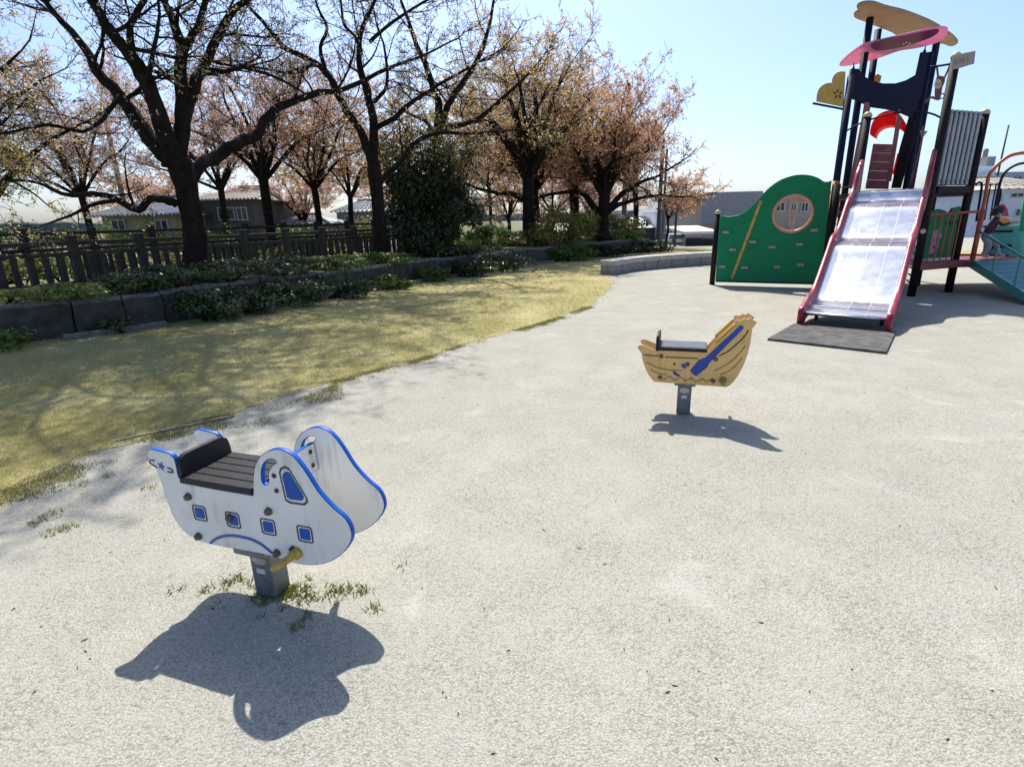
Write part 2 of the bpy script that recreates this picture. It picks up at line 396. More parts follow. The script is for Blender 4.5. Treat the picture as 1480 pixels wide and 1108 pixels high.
# ================================================================== RAISED BED, WALL, FENCES
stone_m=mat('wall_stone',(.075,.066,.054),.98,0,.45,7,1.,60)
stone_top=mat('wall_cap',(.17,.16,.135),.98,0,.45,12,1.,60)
def poly_at(pts,t):
    # arc length lookup
    L=[0]
    for i in range(len(pts)-1): L.append(L[-1]+(Vector(pts[i+1])-Vector(pts[i])).length)
    t=max(0,min(t,L[-1]-1e-4))
    for i in range(len(pts)-1):
        if L[i+1]>=t:
            a=Vector(pts[i]); b=Vector(pts[i+1]); return a.lerp(b,(t-L[i])/(L[i+1]-L[i])),(b-a).normalized(),L[-1]
wall2=[Vector((x,y,0)) for x,y in WALL]
_,_,WL=poly_at(wall2,0)
rw=thing('retaining_wall','dark stone block retaining wall holding the raised planting bed beside the lawn','wall',(-5.45,8.15,0))
t=0; i=0; rnd=random.Random(5)
while t<WL-.3:
    L=rnd.uniform(.5,.78); a,_,_=poly_at(wall2,t+.012); b,_,_=poly_at(wall2,min(t+L,WL))
    d=(b-a).normalized(); s=Vector((-d.y,d.x,0)); s=s if s.x<0 else -s
    z=.50+rnd.uniform(-.015,.015); tw_=rnd.uniform(-.035,.035)
    mb=MB()
    pa=a+s*(.03+tw_); pb_=b+s*(.03-tw_)
    A=[pa,pb_,pb_+s*.2,pa+s*.2]
    n=len(mb.v)
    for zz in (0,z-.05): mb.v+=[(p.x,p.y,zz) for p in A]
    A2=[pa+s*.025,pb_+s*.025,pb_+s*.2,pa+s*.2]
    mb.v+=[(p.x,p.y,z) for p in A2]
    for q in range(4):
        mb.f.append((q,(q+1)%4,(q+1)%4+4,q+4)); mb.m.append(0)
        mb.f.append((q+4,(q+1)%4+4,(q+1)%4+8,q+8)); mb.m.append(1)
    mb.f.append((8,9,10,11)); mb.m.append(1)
    ob_=mb.build('stone_block',[stone_m,stone_top],rw)
    b_=bmesh.new(); b_.from_mesh(ob_.data); bmesh.ops.subdivide_edges(b_,edges=b_.edges[:],cuts=4,use_grid_fill=True)
    for v_ in b_.verts:
        k_=v_.co; w_=mnoise.noise_vector(k_*6)*.028+mnoise.noise_vector(k_*21)*.012; v_.co=k_+Vector((w_.x,w_.y,w_.z*.7 if k_.z>.02 else 0))
    b_.to_mesh(ob_.data); b_.free()
    t+=L+.014; i+=1
# low kerb stones in front of the wall
rwk=thing('stone_kerb','row of low flat kerb stones along the foot of the retaining wall','kerb',(-5.4,7.9,0))
t=2.5
while t<WL-6:
    L=rnd.uniform(.55,.62); a,_,_=poly_at(wall2,t); b,_,_=poly_at(wall2,t+L)
    d=(b-a).normalized(); s=Vector((-d.y,d.x,0)); s=s if s.x>0 else -s
    if rnd.random()<.8:
        mb=MB(); mb.bar(a+s*.22+Vector((0,0,.035)),b+s*.22+Vector((0,0,.035+rnd.uniform(-.01,.01))),.12,.09); mb.build('kerb_stone',stone_top,rwk,bevel=.008)
    t+=L+.03
# raised bed soil sheet
soil=mat('bed_soil',(.075,.06,.035),.98,0,.3,4,1.,50,col2=(.12,.12,.045))
def offs(pts,dist,z):
    out=[]
    for i,p in enumerate(pts):
        d=(pts[min(i+1,len(pts)-1)]-pts[max(i-1,0)]).normalized(); s=Vector((-d.y,d.x,0)); s=s if s.x<0 else -s
        q=p+s*dist; out.append(Vector((q.x,q.y,z)))
    return out
dens=[poly_at(wall2,WL*i/60)[0] for i in range(61)]
rows=[offs(dens,dd,zz) for dd,zz in ((.2,.46),(.7,.5),(1.3,.55),(1.9,.56),(2.6,.5),(3.4,.1),(4.2,-.02))]
bm_=MB()
for r in rows:
    for p in r: bm_.v.append((p.x,p.y,p.z+mnoise.noise(Vector((p.x,p.y,0)))*.05))
for a in range(len(rows)-1):
    for b in range(60):
        n=a*61+b; bm_.f.append((n,n+61,n+62,n+1)); bm_.m.append(0)
struct(bm_.build('planting_bed',soil,smooth=True),'earth of the raised planting bed')
# verge behind the fences
vg=mat('verge_grass',(.07,.085,.025),.98,0,.3,1.2,1.,40,col2=(.17,.15,.06))
vb=MB(); o1=offs(dens,3.9,.006)
for b in range(60): vb.quad(o1[b],o1[b+1],o1[b+1]+Vector((-300,195,0)),o1[b]+Vector((-300,195,0)))
e=o1[-1]; vb.poly([e,e+Vector((.6,3,0)),e+Vector((2,300,0)),e+Vector((-200,300,0)),e+Vector((-300,195,0))])
struct(vb.build('verge',vg),'grassy verge behind the fence')

fence_m=mat('fence_concrete',(.05,.04,.033),.9,0,.3,14,.5,70)
fence_d=mat('fence_dark',(.022,.018,.016),.9,0,.3,14,.5,70)
def fence(name,label,P,N,sp,ang,ztop,zbase,fm,pw=.13,nb=4):
    d=Vector((math.cos(R_(ang)),math.sin(R_(ang)),0)); root=thing(name,label,'fence',(P[0],P[1],zbase))
    P=Vector((P[0],P[1],0)); s=Vector((-d.y,d.x,0)); rz=R_(ang)
    h=ztop-zbase
    for i in range(N):
        c=P+d*sp*i; mb=MB(); mb.box(c+Vector((0,0,zbase+h/2-.1)),pw,pw,h+.2,rz)
        n=len(mb.v); mb.frame_box(c+Vector((0,0,ztop+.018)),d*pw*.55,s*pw*.55,Vector((0,0,.018)))
        mb.build('post',fm,root,bevel=.012)
        if i==N-1: break
        e=c+d*sp
        for zz,hh in ((ztop-.09,.07),(ztop-.3*h-.03,.07),(zbase+.05,.05)):
            mb=MB(); mb.bar(c+d*pw/2+Vector((0,0,zz)),e-d*pw/2+Vector((0,0,zz)),.075,hh); mb.build('rail',fm,root,bevel=.01)
        for k in range(nb):
            q=c+d*(sp*(k+1)/(nb+1)); mb=MB()
            mb.box(q+Vector((0,0,(zbase+.08+ztop-.3*h-.07)/2)),.085,.06,ztop-.3*h-.07-zbase-.08,rz); mb.build('baluster',fm,root,bevel=.01)
    return root
fd=Vector((math.cos(R_(59)),math.sin(R_(59)),0)); F0=Vector((-7.5,9.72,0))
fence('post_and_rail_fence','brown post and rail fence on the raised bed right behind the stone wall',F0-fd*1.08*3,14,1.08,59,1.30,.5,fence_m)
G0=F0+Vector((-fd.y,fd.x,0))*4.2-fd*6
fence('far_post_and_rail_fence','darker post and rail fence farther back behind the trees on the left',G0,16,1.35,59,1.44,.05,fence_d,.14,4)

# ================================================================== TREES
bark=mat('cherry_bark',(.009,.007,.006),.95,0,.4,7,1.,30,col2=(.028,.021,.016),spec=.15)
def leafset(kind):
    if kind in MATS: return MATS[kind]
    cols={'red':[(.60,.29,.19),(.68,.38,.28),(.50,.27,.14),(.64,.44,.22),(.70,.46,.37)],
          'olive':[(.48,.42,.11),(.60,.52,.15),(.40,.36,.10),(.53,.38,.15),(.66,.56,.20)],
          'brown':[(.54,.36,.25),(.66,.48,.34),(.46,.36,.16),(.58,.50,.20),(.70,.54,.43)],
          'pink':[(.68,.43,.36),(.60,.34,.27),(.76,.55,.48),(.54,.38,.21),(.68,.47,.34)],
          'mixed':[(.64,.38,.22),(.62,.52,.18),(.68,.44,.31),(.54,.42,.16),(.70,.54,.32)]}[kind]
    return leafmat(kind,cols,.62,.55,.25)
class Tree:
    def __init__(s,seed,leaf=.05,ldens=1.,tw_r=.006):
        s.r=random.Random(seed); s.wood=MB(); s.tw=MB(); s.lf=MB(); s.leaf=leaf; s.ld=ldens; s.twr=tw_r
    def rv(s): 
        return Vector((s.r.gauss(0,1),s.r.gauss(0,1),s.r.gauss(0,1))).normalized()
    def rh(s):
        v=s.rv(); v.z*=.5; return v
    def leafq(s,p):
        L=s.leaf*s.r.uniform(.6,1.25); a=s.rv(); b=s.rv().cross(a)
        if b.length<.05: return
        b.normalize(); w=L*.42; n=len(s.lf.v)
        s.lf.v+=[tuple(p),tuple(p+a*L*.5+b*w*.6),tuple(p+a*L),tuple(p+a*L*.5-b*w*.6)]
        s.lf.f.append((n,n+1,n+2,n+3)); s.lf.m.append(0)
    def twig(s,p,d,L,r):
        pts=[p]; q=p.copy(); n=3
        for i in range(n):
            d=(d+s.rv()*.35+Vector((0,0,.06))).normalized(); q=q+d*L/n; pts.append(q.copy())
        s.tw.tube(pts,[r,r*.8,r*.6,r*.35],3,False)
        k=s.ld*s.r.uniform(3,7)
        k=int(k)+(1 if s.r.random()<k%1 else 0)
        for _ in range(k):
            t=s.r.uniform(.3,1.05)*n; i=min(int(t),n-1); s.leafq(pts[i].lerp(pts[i+1],t-i)+s.rv()*s.leaf*.5)
    def branch(s,p,d,L,r,lev):
        n=5; pts=[p]; q=p.copy(); ds=[]
        for i in range(n):
            d=(d+s.rv()*.24+Vector((0,0,.04))).normalized(); q=q+d*L/n; pts.append(q.copy()); ds.append(d.copy())
        rad=[r*(1-.7*i/n) for i in range(n+1)]
        (s.wood if r>.02 else s.tw).tube(pts,rad,6 if r>.02 else 4,False)
        if lev==0:
            k=int(L/.14)+2
            for j in range(k):
                t=s.r.uniform(.15,1)*n; i=min(int(t),n-1)
                dd=(ds[i]*.5+s.rv()).normalized(); s.twig(pts[i].lerp(pts[i+1],t-i),dd,s.r.uniform(.18,.42)*max(1,L*.8),s.twr)
        else:
            k=int(L/.24)+2
            for j in range(k):
                t=(.12+.88*(j+s.r.random()*.8)/k)*n; t=min(t,n-.01); i=int(t)
                dd=(ds[i]*.55+s.rh()*1.0).normalized(); s.branch(pts[i].lerp(pts[i+1],t-i),dd,L*s.r.uniform(.35,.6),max(s.twr,rad[i]*.5),lev-1)
    def limb(s,pts,rad,sub=.5,subL=1.3,lev=1,start=.25,sides=8):
        pts=smoothpoly(pts,3,False); k=len(pts)
        rr=[]
        m_=len(rad)-1
        for i in range(k):
            t=i/(k-1)*m_; j=min(int(t),m_-1); rr.append(rad[j]+(rad[j+1]-rad[j])*(t-j)) if m_>0 else rr.append(rad[0])
        for i in range(1,k-1):
            pts[i]=pts[i]+s.rv()*rr[i]*(.06 if not sub else .2); rr[i]*=s.r.uniform(.95,1.06)
        s.wood.tube(pts,rr,sides)
        if not sub: return
        Lt=sum((pts[i+1]-pts[i]).length for i in range(k-1)); n=int(Lt*(1-start)/sub)+1
        for j in range(n):
            t=(start+(1-start)*(j+s.r.random()*.7)/n)*(k-1); t=min(t,k-1.01); i=int(t)
            d=(pts[i+1]-pts[i]).normalized(); dd=(d*.45+s.rh()*1.1+Vector((0,0,.06))).normalized()
            s.branch(pts[i].lerp(pts[i+1],t-i),dd,subL*s.r.uniform(.6,1.2),max(.009,rr[i]*.38),lev)
        d=(pts[-1]-pts[-2]).normalized(); s.branch(pts[-1],d,subL,rr[-1],lev)
    def upper(s,start,cc,rad,nl,r0,sub=.55,subL=1.4):
        r=s.r
        for i in range(nl):
            a=2*math.pi*(i+r.uniform(-.3,.3))/nl; el=r.uniform(-.3,.9); ce_=math.sqrt(1-el*el)
            tip=Vector((cc[0]+rad[0]*math.cos(a)*ce_,cc[1]+rad[1]*math.sin(a)*ce_,cc[2]+rad[2]*el)); st=Vector(start[i%len(start)])
            s.limb([st,st.lerp(tip,.4)+Vector((0,0,.3)),st.lerp(tip,.75)+Vector((0,0,.2))+s.rv()*.25,tip],[r0,r0*.7,r0*.45,.02],sub,subL,1,.25,6)
    def done(s,name,label,loc,kind,group='cherry trees in young leaf'):
        root=thing(name,label,'tree',loc,group)
        s.wood.build('trunk',bark,root,smooth=True); s.tw.build('twigs',bark,root); s.lf.build('crown',leafset(kind),root)
        return root
def pxl(pts,base,dep=0,bend=0):
    """photo pixels on the upright plane through the tree facing the camera; dep pushes the limb tip nearer/farther"""
    n=Vector((base[0],base[1],0)).normalized(); out=[]
    for i,(x,y) in enumerate(pts):
        t=i/max(1,len(pts)-1); d=ray(x,y); k=(Vector((base[0],base[1],0))).length*(1+(dep*t+bend*math.sin(3.14*t))/math.hypot(base[0],base[1]))
        out.append(CAM+d*(k/math.hypot(d.x,d.y)))
    return out
# --- tree 1: big cherry on the left
b1=(-5.7,10.2); T=Tree(21,.055,.9,.005); U=11.7/788
T.limb(pxl([(284,392),(283,370),(280,325),(272,285),(262,245),(254,222)],b1),[0.266,0.207,0.185,0.185,0.200,0.178],0,sides=12)
T.limb(pxl([(250,240),(244,203),(217,135),(200,95),(173,62),(152,35),(133,0),(112,-40)],b1,-1.2),[0.185,0.155,0.126,0.111,0.089,0.074,0.063,0.052],.55,1.5)
T.limb(pxl([(190,75),(187,45),(196,20),(215,-10),(240,-60)],b1,-.5),[0.067,0.052,0.044,0.037,0.030],.5,1.2)
T.limb(pxl([(240,225),(222,206),(200,176),(173,138),(143,108),(131,84),(103,46),(81,22),(55,-8),(20,-40)],b1,1.2),[0.148,0.141,0.118,0.096,0.081,0.074,0.056,0.044,0.037,0.030],.5,1.4)
T.limb(pxl([(258,235),(263,163),(259,108),(263,73),(252,35),(236,0),(225,-40)],b1,.6),[0.163,0.118,0.104,0.089,0.067,0.052,0.044],.55,1.4)
T.limb(pxl([(263,78),(275,55),(285,40),(298,0),(305,-40)],b1,-.8),[0.067,0.056,0.048,0.041,0.030],.5,1.2)
T.limb(pxl([(262,190),(279,127),(295,95),(314,54),(339,14),(362,-4),(400,-40)],b1,1.6),[0.126,0.096,0.081,0.074,0.063,0.052,0.037],.5,1.4)
T.limb(pxl([(295,100),(325,103),(352,98),(400,112),(440,135)],b1,-1.5),[0.044,0.033,0.030,0.022,0.015],.5,1.0)
T.limb(pxl([(270,262),(290,240),(306,230),(341,209),(371,195),(381,176),(400,157),(432,144),(462,133),(492,130),(530,114),(570,95),(611,81),(652,60)],b1,3.0),[0.126,0.111,0.111,0.104,0.096,0.089,0.081,0.067,0.059,0.052,0.044,0.037,0.026,0.018],.55,1.1,1,.35)
T.limb(pxl([(255,295),(236,288),(217,288),(200,304),(163,285),(135,280),(103,282),(81,277),(55,264),(20,260)],b1,-1.0),[0.074,0.067,0.059,0.059,0.044,0.037,0.030,0.026,0.022,0.015],.5,.9,1,.3)
T.limb(pxl([(200,303),(165,290),(130,298),(100,312),(62,326)],b1,.5),[0.044,0.037,0.030,0.022,0.015],.5,.8)
T.limb(pxl([(173,138),(150,170),(120,190),(70,180),(20,190)],b1,-1.5),[0.037,0.033,0.026,0.022,0.015],.5,1.1)
T.upper([pxl([p],b1)[0] for p in ((133,0),(62,0),(236,0),(298,0),(362,-4))],(-5.2,10.9,7.9),(3.0,2.2,.9),26,.06,.38,1.4)
T.done('cherry_tree','massive dark cherry tree with many limbs, largest trunk on the left',(b1[0],b1[1],.5),'brown')
# --- tree 2
b2=(-3.2,14.3); T=Tree(33,.055,.8,.006); U=14.7/788
T.limb(pxl([(553,378),(551,350),(548,320),(545,285),(541,250),(540,232)],b2),[0.244,0.185,0.163,0.155,0.170,0.148],0,sides=10)
T.limb(pxl([(542,245),(530,211),(519,184),(500,160),(486,130),(473,106),(443,84),(413,70),(394,49),(373,24),(350,0),(320,-30)],b2,-1.0),[0.126,0.104,0.089,0.081,0.074,0.067,0.059,0.052,0.044,0.037,0.030,0.022],.6,1.4,1,.35)
T.limb(pxl([(470,100),(463,68),(473,41),(458,8),(450,-30)],b2,1),[0.052,0.041,0.033,0.026,0.022],.5,1.3)
T.limb(pxl([(451,92),(429,106),(400,103),(370,98),(335,100)],b2,-1),[0.037,0.033,0.026,0.022,0.015],.5,1.0)
T.limb(pxl([(541,240),(539,176),(530,130),(521,100),(519,62),(530,27),(545,-5),(560,-50)],b2,.5),[0.118,0.096,0.089,0.074,0.059,0.044,0.037,0.030],.6,1.4,1,.3)
T.limb(pxl([(519,66),(512,52),(497,35),(492,0),(485,-40)],b2,1),[0.044,0.037,0.033,0.030,0.022],.5,1.2)
T.limb(pxl([(541,148),(555,132),(560,115),(559,92),(554,62)],b2,-1.3),[0.044,0.041,0.037,0.030,0.022],.5,1.1)
T.limb(pxl([(543,184),(570,171),(589,152),(622,130),(660,108),(700,85)],b2,-.8),[0.067,0.059,0.052,0.041,0.030,0.022],.5,1.2)
T.limb(pxl([(548,268),(560,250),(578,236),(600,206),(633,192),(679,193),(740,188)],b2,.8),[0.074,0.070,0.067,0.059,0.052,0.037,0.022],.5,1.2,1,.3)
T.limb(pxl([(535,60),(570,30),(610,5),(650,-20)],b2,1.5),[0.044,0.037,0.030,0.022],.5,1.4)
T.upper([pxl([p],b2)[0] for p in ((350,0),(450,-30),(545,-5),(650,-20),(485,-40))],(-4.2,15.6,9.1),(3.2,2.2,.9),18,.045,.45,1.4)
T.done('cherry_tree','tall forked cherry tree standing just left of the dark evergreen',(b2[0],b2[1],.5),'brown')
# --- tree 3 (behind the evergreen)
b3=(-2.25,17.6); T=Tree(45,.065,1.1,.008)
T.limb(pxl([(655,345),(650,300),(641,244),(633,203),(635,170)],b3),[.25,.21,.18,.16,.15],0)
T.limb(pxl([(635,175),(634,150),(626,130),(619,103),(603,68),(590,30),(575,-10)],b3,.5),[.12,.11,.10,.09,.07,.05,.03],.6,1.6,1,.2)
T.limb(pxl([(638,180),(645,160),(652,144),(673,114),(695,76),(709,27),(715,-10)],b3,-.5),[.11,.10,.09,.08,.06,.045,.03],.55,1.6,1,.2)
T.limb(pxl([(634,200),(615,175),(600,168),(580,160)],b3,1),[.07,.06,.05,.03],.6,1.4)
T.limb(pxl([(640,185),(670,180),(700,165),(740,130),(770,100)],b3,1),[.08,.07,.06,.05,.03],.55,1.6)
T.done('cherry_tree','slender cherry tree rising from behind the dark evergreen shrub',(b3[0],b3[1],.5),'mixed')
# --- procedurally crowned trees
def crowned(seed,base,zb,fork,cc,rad,nl,tr,leaf,ld,kind,label,name='cherry_tree',extra=(),sub=.7,subL=1.6,lean=(0,0)):
    T=Tree(seed,leaf,ld*.95,.007); r=T.r
    B=Vector((base[0],base[1],zb)); Fk=Vector((base[0]+lean[0],base[1]+lean[1],fork)); mid=B.lerp(Fk,.5)+Vector((r.uniform(-.1,.1),0,0))
    T.limb([B-Vector((0,0,.15)),B+Vector((0,0,.25)),mid,Fk],[tr*1.3,tr*.9,tr*.78,tr*.78],0,sides=9)
    for i in range(nl):
        a=2*math.pi*(i+r.uniform(-.3,.3))/nl; el=r.uniform(-.5,.35) if i%2 else r.uniform(.2,1)
        ce=math.sqrt(max(0,1-el*el)) if el<1 else 0
        tip=Vector((cc[0]+rad[0]*math.cos(a)*ce*.85,cc[1]+rad[1]*math.sin(a)*ce*.85,cc[2]+rad[2]*el*.85))
        m1=Fk.lerp(tip,.35)+Vector((0,0,.2))+T.rv()*.2; m2=Fk.lerp(tip,.7)+Vector((0,0,.25))+T.rv()*.25
        T.limb([Fk-Vector((0,0,.2)),m1,m2,tip],[tr*.5,tr*.33,tr*.2,.02],sub*.75,subL,1,.2,6)
    for pts,rr in extra: T.limb(pts,rr,sub,subL,1,.3,6)
    return T.done(name,label,(base[0],base[1],zb),kind)
b4=aty(766,348,20.0); b4=(b4.x,b4.y)
crowned(51,b4,.5,3.0,(b4[0]+.1,20.2,4.5),(3.0,2.4,2.0),11,.26,.065,2.0,'mixed','bushy cherry tree of yellow and orange leaves mid row',extra=[(pxl([(757,290),(740,280),(719,279),(690,272),(665,262)],b4),[.12,.1,.08,.06,.04])])
b6=aty(872,346,22.0); b6=(b6.x,b6.y)
crowned(63,b6,.4,2.3,(b6[0]-.1,22,3.8),(2.7,2.4,1.5),12,.27,.07,2.0,'red','cherry tree with reddish crown and low forked trunk, last trunk right of the row',extra=[(pxl([(868,312),(858,301),(842,279),(807,279),(780,285)],b6),[.16,.14,.1,.07,.05]),(pxl([(872,312),(899,280),(924,264),(950,255)],b6),[.14,.11,.08,.05]),(pxl([(873,312),(890,298),(908,292),(943,283),(975,284)],b6),[.14,.1,.08,.06,.04])])
crowned(68,(2.9,25.2),.3,3.0,(3.1,25.2,4.3),(2.6,2.4,1.9),10,.26,.075,2.0,'pink','cherry tree with pinkish crown behind the last trunk of the row')
crowned(71,(1.4,24.5),.3,2.6,(1.0,24.8,4.9),(3.2,2.6,2.4),10,.24,.075,2.0,'red','cherry tree with leaning trunk half hidden behind the bushy yellow orange one',lean=(-.3,0))
crowned(74,(6.0,27.0),.2,2.6,(5.4,27.2,3.6),(2.0,2.0,1.4),9,.16,.075,2.0,'pink','pinkish cherry tree farthest right in the row, by the poles')
p7=aty(985,300,24.5)
crowned(77,(6.9,24.6),.1,1.4,(p7.x+.15,24.6,2.2),(.95,.9,.8),6,.06,.085,1.5,'red','small reddish cherry tree just left of the green climbing wall',sub=.5,subL=.7)
q=aty(392,338,19.5); crowned(81,(q.x,q.y),.2,3.0,(q.x,q.y,4.2),(3.2,2.4,1.8),9,.2,.062,1.6,'pink','cherry tree behind the fence midway between the two big trunks')
q=aty(462,338,21.5); crowned(84,(q.x,q.y),.2,2.8,(q.x,q.y,4.2),(2.7,2.2,1.8),9,.15,.065,1.6,'red','cherry tree with rusty leaves behind the fence, left of the forked trunk')
q=aty(512,338,25); crowned(87,(q.x,q.y),.2,2.6,(q.x+.5,q.y,4.2),(3,2.4,1.8),8,.14,.07,1.6,'mixed','distant cherry tree seen low between the forked trunk and its left neighbour')
q=aty(18,330,15.5); crowned(90,(q.x-.6,q.y),.1,2.2,(q.x-.2,q.y,4.2),(3.4,2.4,2.2),9,.26,.06,1.4,'brown','leaning cherry tree cut by the left edge of the picture')
q=aty(20,300,13.2); crowned(91,(q.x-1.4,q.y),.1,1.8,(q.x-.6,q.y,2.5),(1.5,1.3,.7),6,.14,.06,2.2,'olive','low yellow green tree at the left edge behind the fence',name='broadleaf_tree',sub=.5,subL=.7)
q=aty(708,340,27); crowned(93,(q.x,q.y),.1,3.0,(q.x,q.y,4.2),(3,2.4,2.0),8,.10,.075,2.0,'pink','thin trunked cherry tree behind the right side of the evergreen')
q=aty(130,335,27); crowned(95,(q.x,q.y),.1,3.0,(q.x-1,q.y,5.4),(4.6,2.6,2.8),10,.18,.075,1.7,'pink','distant pinkish cherry tree beyond the tiled cottage')
q=aty(330,335,31); crowned(97,(q.x,q.y),.1,3.4,(q.x-1,q.y,6.0),(5,2.6,3.0),10,.2,.08,1.7,'pink','distant pinkish cherry tree behind the largest trunk')

for i_,(px_,y_,lb_) in enumerate([(585,36,'far pinkish tree left behind the evergreen'),(655,38,'far pinkish tree right behind the evergreen'),(735,40,'far pinkish tree seen left of the middle trunk'),(800,39,'far pinkish tree seen right of the middle trunk'),(850,42,'far pinkish tree seen left of the last trunk'),(230,38,'far pinkish tree above the tiled cottage'),(440,37,'far pinkish tree above the low pale shed')]):
    q=aty(px_,330,y_); crowned(400+i_,(q.x,q.y),-.2,1.6,(q.x,q.y,3.3),(3.2,2.4,2.3),8,.16,.1,2.2,'pink',lb_,sub=.8)
# ================================================================== SHRUBS
shr_d=leafmat('shrub_dark',[(.025,.045,.014),(.045,.07,.02),(.018,.035,.012),(.07,.09,.03)],.25,.42,.5)
shr_i=leafmat('shrub_ivy',[(.05,.085,.025),(.085,.12,.035),(.035,.06,.02),(.16,.17,.06)],.3,.38,.55)
shr_y=leafmat('shrub_yellow',[(.16,.18,.03),(.26,.25,.05),(.10,.13,.025),(.32,.28,.07)],.4,.5,.4)
shr_g=leafmat('shrub_green',[(.09,.17,.025),(.15,.24,.04),(.06,.11,.02),(.2,.25,.06)],.4,.45,.4)
def shrub(name,label,c,rad,n,leaf,m_,seed,stems=7,cat='shrub',group=None,flat=.15,zb=0):
    r=random.Random(seed); lf=MB(); st=MB(); c=Vector(c)
    lobes=[]
    for i in range(18):
        a=r.random()*6.283; e=r.uniform(-.7,1); k=r.uniform(.4,.85); ce=math.sqrt(max(0,1-e*e))
        lobes.append((Vector((c.x+rad[0]*math.cos(a)*ce*k,c.y+rad[1]*math.sin(a)*ce*k,c.z+rad[2]*e*k)),r.uniform(.24,.48)))
    for i in range(n):
        lc,lr=lobes[i%18]
        v=Vector((r.gauss(0,1),r.gauss(0,1),r.gauss(0,1))).normalized()*(r.random()**.45)
        p=lc+Vector((v.x*rad[0],v.y*rad[1],v.z*rad[2]))*lr
        if p.z<zb+.01: p.z=zb+.01+r.random()*.04
        L=leaf*r.uniform(.4,1.5); nn=(v+Vector((r.gauss(0,.5),r.gauss(0,.5),r.gauss(0,.5)+.5))).normalized()
        a=nn.orthogonal().normalized(); a=(Matrix.Rotation(r.random()*6.283,3,nn)@a); b=nn.cross(a); q=len(lf.v)
        lf.v+=[tuple(p-a*L*.5),tuple(p+b*L*.28),tuple(p+a*L*.5),tuple(p-b*L*.28)]; lf.f.append((q,q+1,q+2,q+3)); lf.m.append(0)
    root=thing(name,label,cat,(c.x,c.y,zb),group)
    for i in range(stems):
        a=r.random()*6.283; t=lobes[i%12][0]
        st.tube([Vector((c.x+math.cos(a)*.1,c.y+math.sin(a)*.1,zb)),Vector((c.x,c.y,zb)).lerp(t,.5)+Vector((0,0,.05)),t],[.02,.014,.006],4)
    st.build('stems',bark,root); lf.build('foliage',m_,root)
    return root
# big dark evergreen
ce=aty(622,300,15.6)
shrub('evergreen_shrub','tall dense dark evergreen shrub right of the forked trunk',(ce.x,ce.y,1.6),(1.6,1.0,1.5),34000,.085,shr_d,3,12,zb=.45)
# upright shoots of the evergreen
r=random.Random(8); T=Tree(8,.07,1.6,.006)
for i in range(46):
    a=r.random()*6.283; k=r.random()**.5; p=Vector((ce.x+math.cos(a)*k*1.0,ce.y+math.sin(a)*k*.8,1.6)); 
    T.limb([p,p+Vector((math.cos(a)*.15*k,math.sin(a)*.1*k,.8)),p+Vector((math.cos(a)*.5*k,math.sin(a)*.3*k,1.5+r.random()*.8*(1.1-k)))],[.012,.01,.006],.16,.35,0,.35,4)
rt_=thing('tall_shoot_shrub','loose olive shoots standing up out of the dark evergreen','shrub',(ce.x,ce.y,1.6)); T.wood.build('stems',bark,rt_); T.tw.build('twigs',bark,rt_); T.lf.build('foliage',leafmat('shoot_olive',[(.12,.12,.035),(.2,.18,.06),(.09,.09,.03)],.4,.5,.3),rt_)
def bedshrub(px,py,y,rad,n,leaf,m_,seed,label,name='shrub',zb=0,z=None):
    p=aty(px,py,y); return shrub(name,label,(p.x,p.y,p.z if z is None else z),rad,n,leaf,m_,seed,6,zb=zb)
# shrubs leaning on / in front of the wall
def wallpt(px,off,z):   # point on the wall line under photo column px, shifted off toward the lawn
    best=None
    for i in range(400):
        p,d,_=poly_at(wall2,WL*i/400); v=p-CAM; dd=v.dot(fw)
        if dd<.5: continue
        x=W/2+F*v.dot(rt)/dd
        if best is None or abs(x-px)<best[0]: best=(abs(x-px),p,d)
    p,d=best[1],best[2]; s=Vector((d.y,-d.x,0)); return Vector((p.x,p.y,0))+s*off+Vector((0,0,z))
for i,(px,off,z,rad,n,leaf,m_,label) in enumerate([
  (285,.38,.24,(.55,.42,.30),1700,.05,shr_i,'glossy leaved shrub in front of the wall below the largest trunk'),
  (345,.36,.24,(.6,.42,.30),1700,.05,shr_i,'glossy leaved shrub in front of the wall just right of the largest trunk'),
  (405,.36,.24,(.7,.42,.30),1700,.05,shr_i,'glossy leaved shrub before the wall midway to the forked trunk'),
  (465,.34,.22,(.7,.4,.27),1500,.055,shr_i,'glossy leaved shrub before the wall, left of the forked trunk'),
  (655,.35,.22,(.8,.45,.28),1500,.065,shr_i,'dark leafy shrub before the wall under the evergreen'),
  (700,.35,.22,(.9,.45,.28),1500,.065,shr_i,'dark leafy shrub before the wall right of the evergreen'),
  (810,.35,.25,(1.0,.5,.35),1300,.075,shr_g,'green shrub tumbling over the wall under the middle trees'),
  (865,.35,.22,(1.1,.5,.3),1300,.08,shr_d,'dark shrub before the wall under the last trunk of the row'),
  (915,.35,.2,(1.1,.5,.28),1200,.08,shr_d,'dark shrub at the far right end of the wall'),
  (165,.26,.13,(.25,.14,.14),500,.04,shr_i,'small trailing plant against the wall left of the largest trunk'),
  (545,.32,.16,(.6,.3,.2),1100,.055,shr_g,'low fresh green plants before the wall below the forked trunk'),
  (605,.32,.16,(.6,.3,.2),1100,.06,shr_g,'low fresh green plants before the wall left of the evergreen'),
  (-10,.35,.15,(.5,.35,.2),900,.045,shr_g,'green shrub before the wall at the left edge')]):
    shrub('ground_shrub',label,wallpt(px,off-.04,z-.02),(rad[0]*1.2,rad[1]*.9,rad[2]*1.02),int(n*1.6),leaf*1.25,m_,100+i,6,group='shrubs along the stone wall')
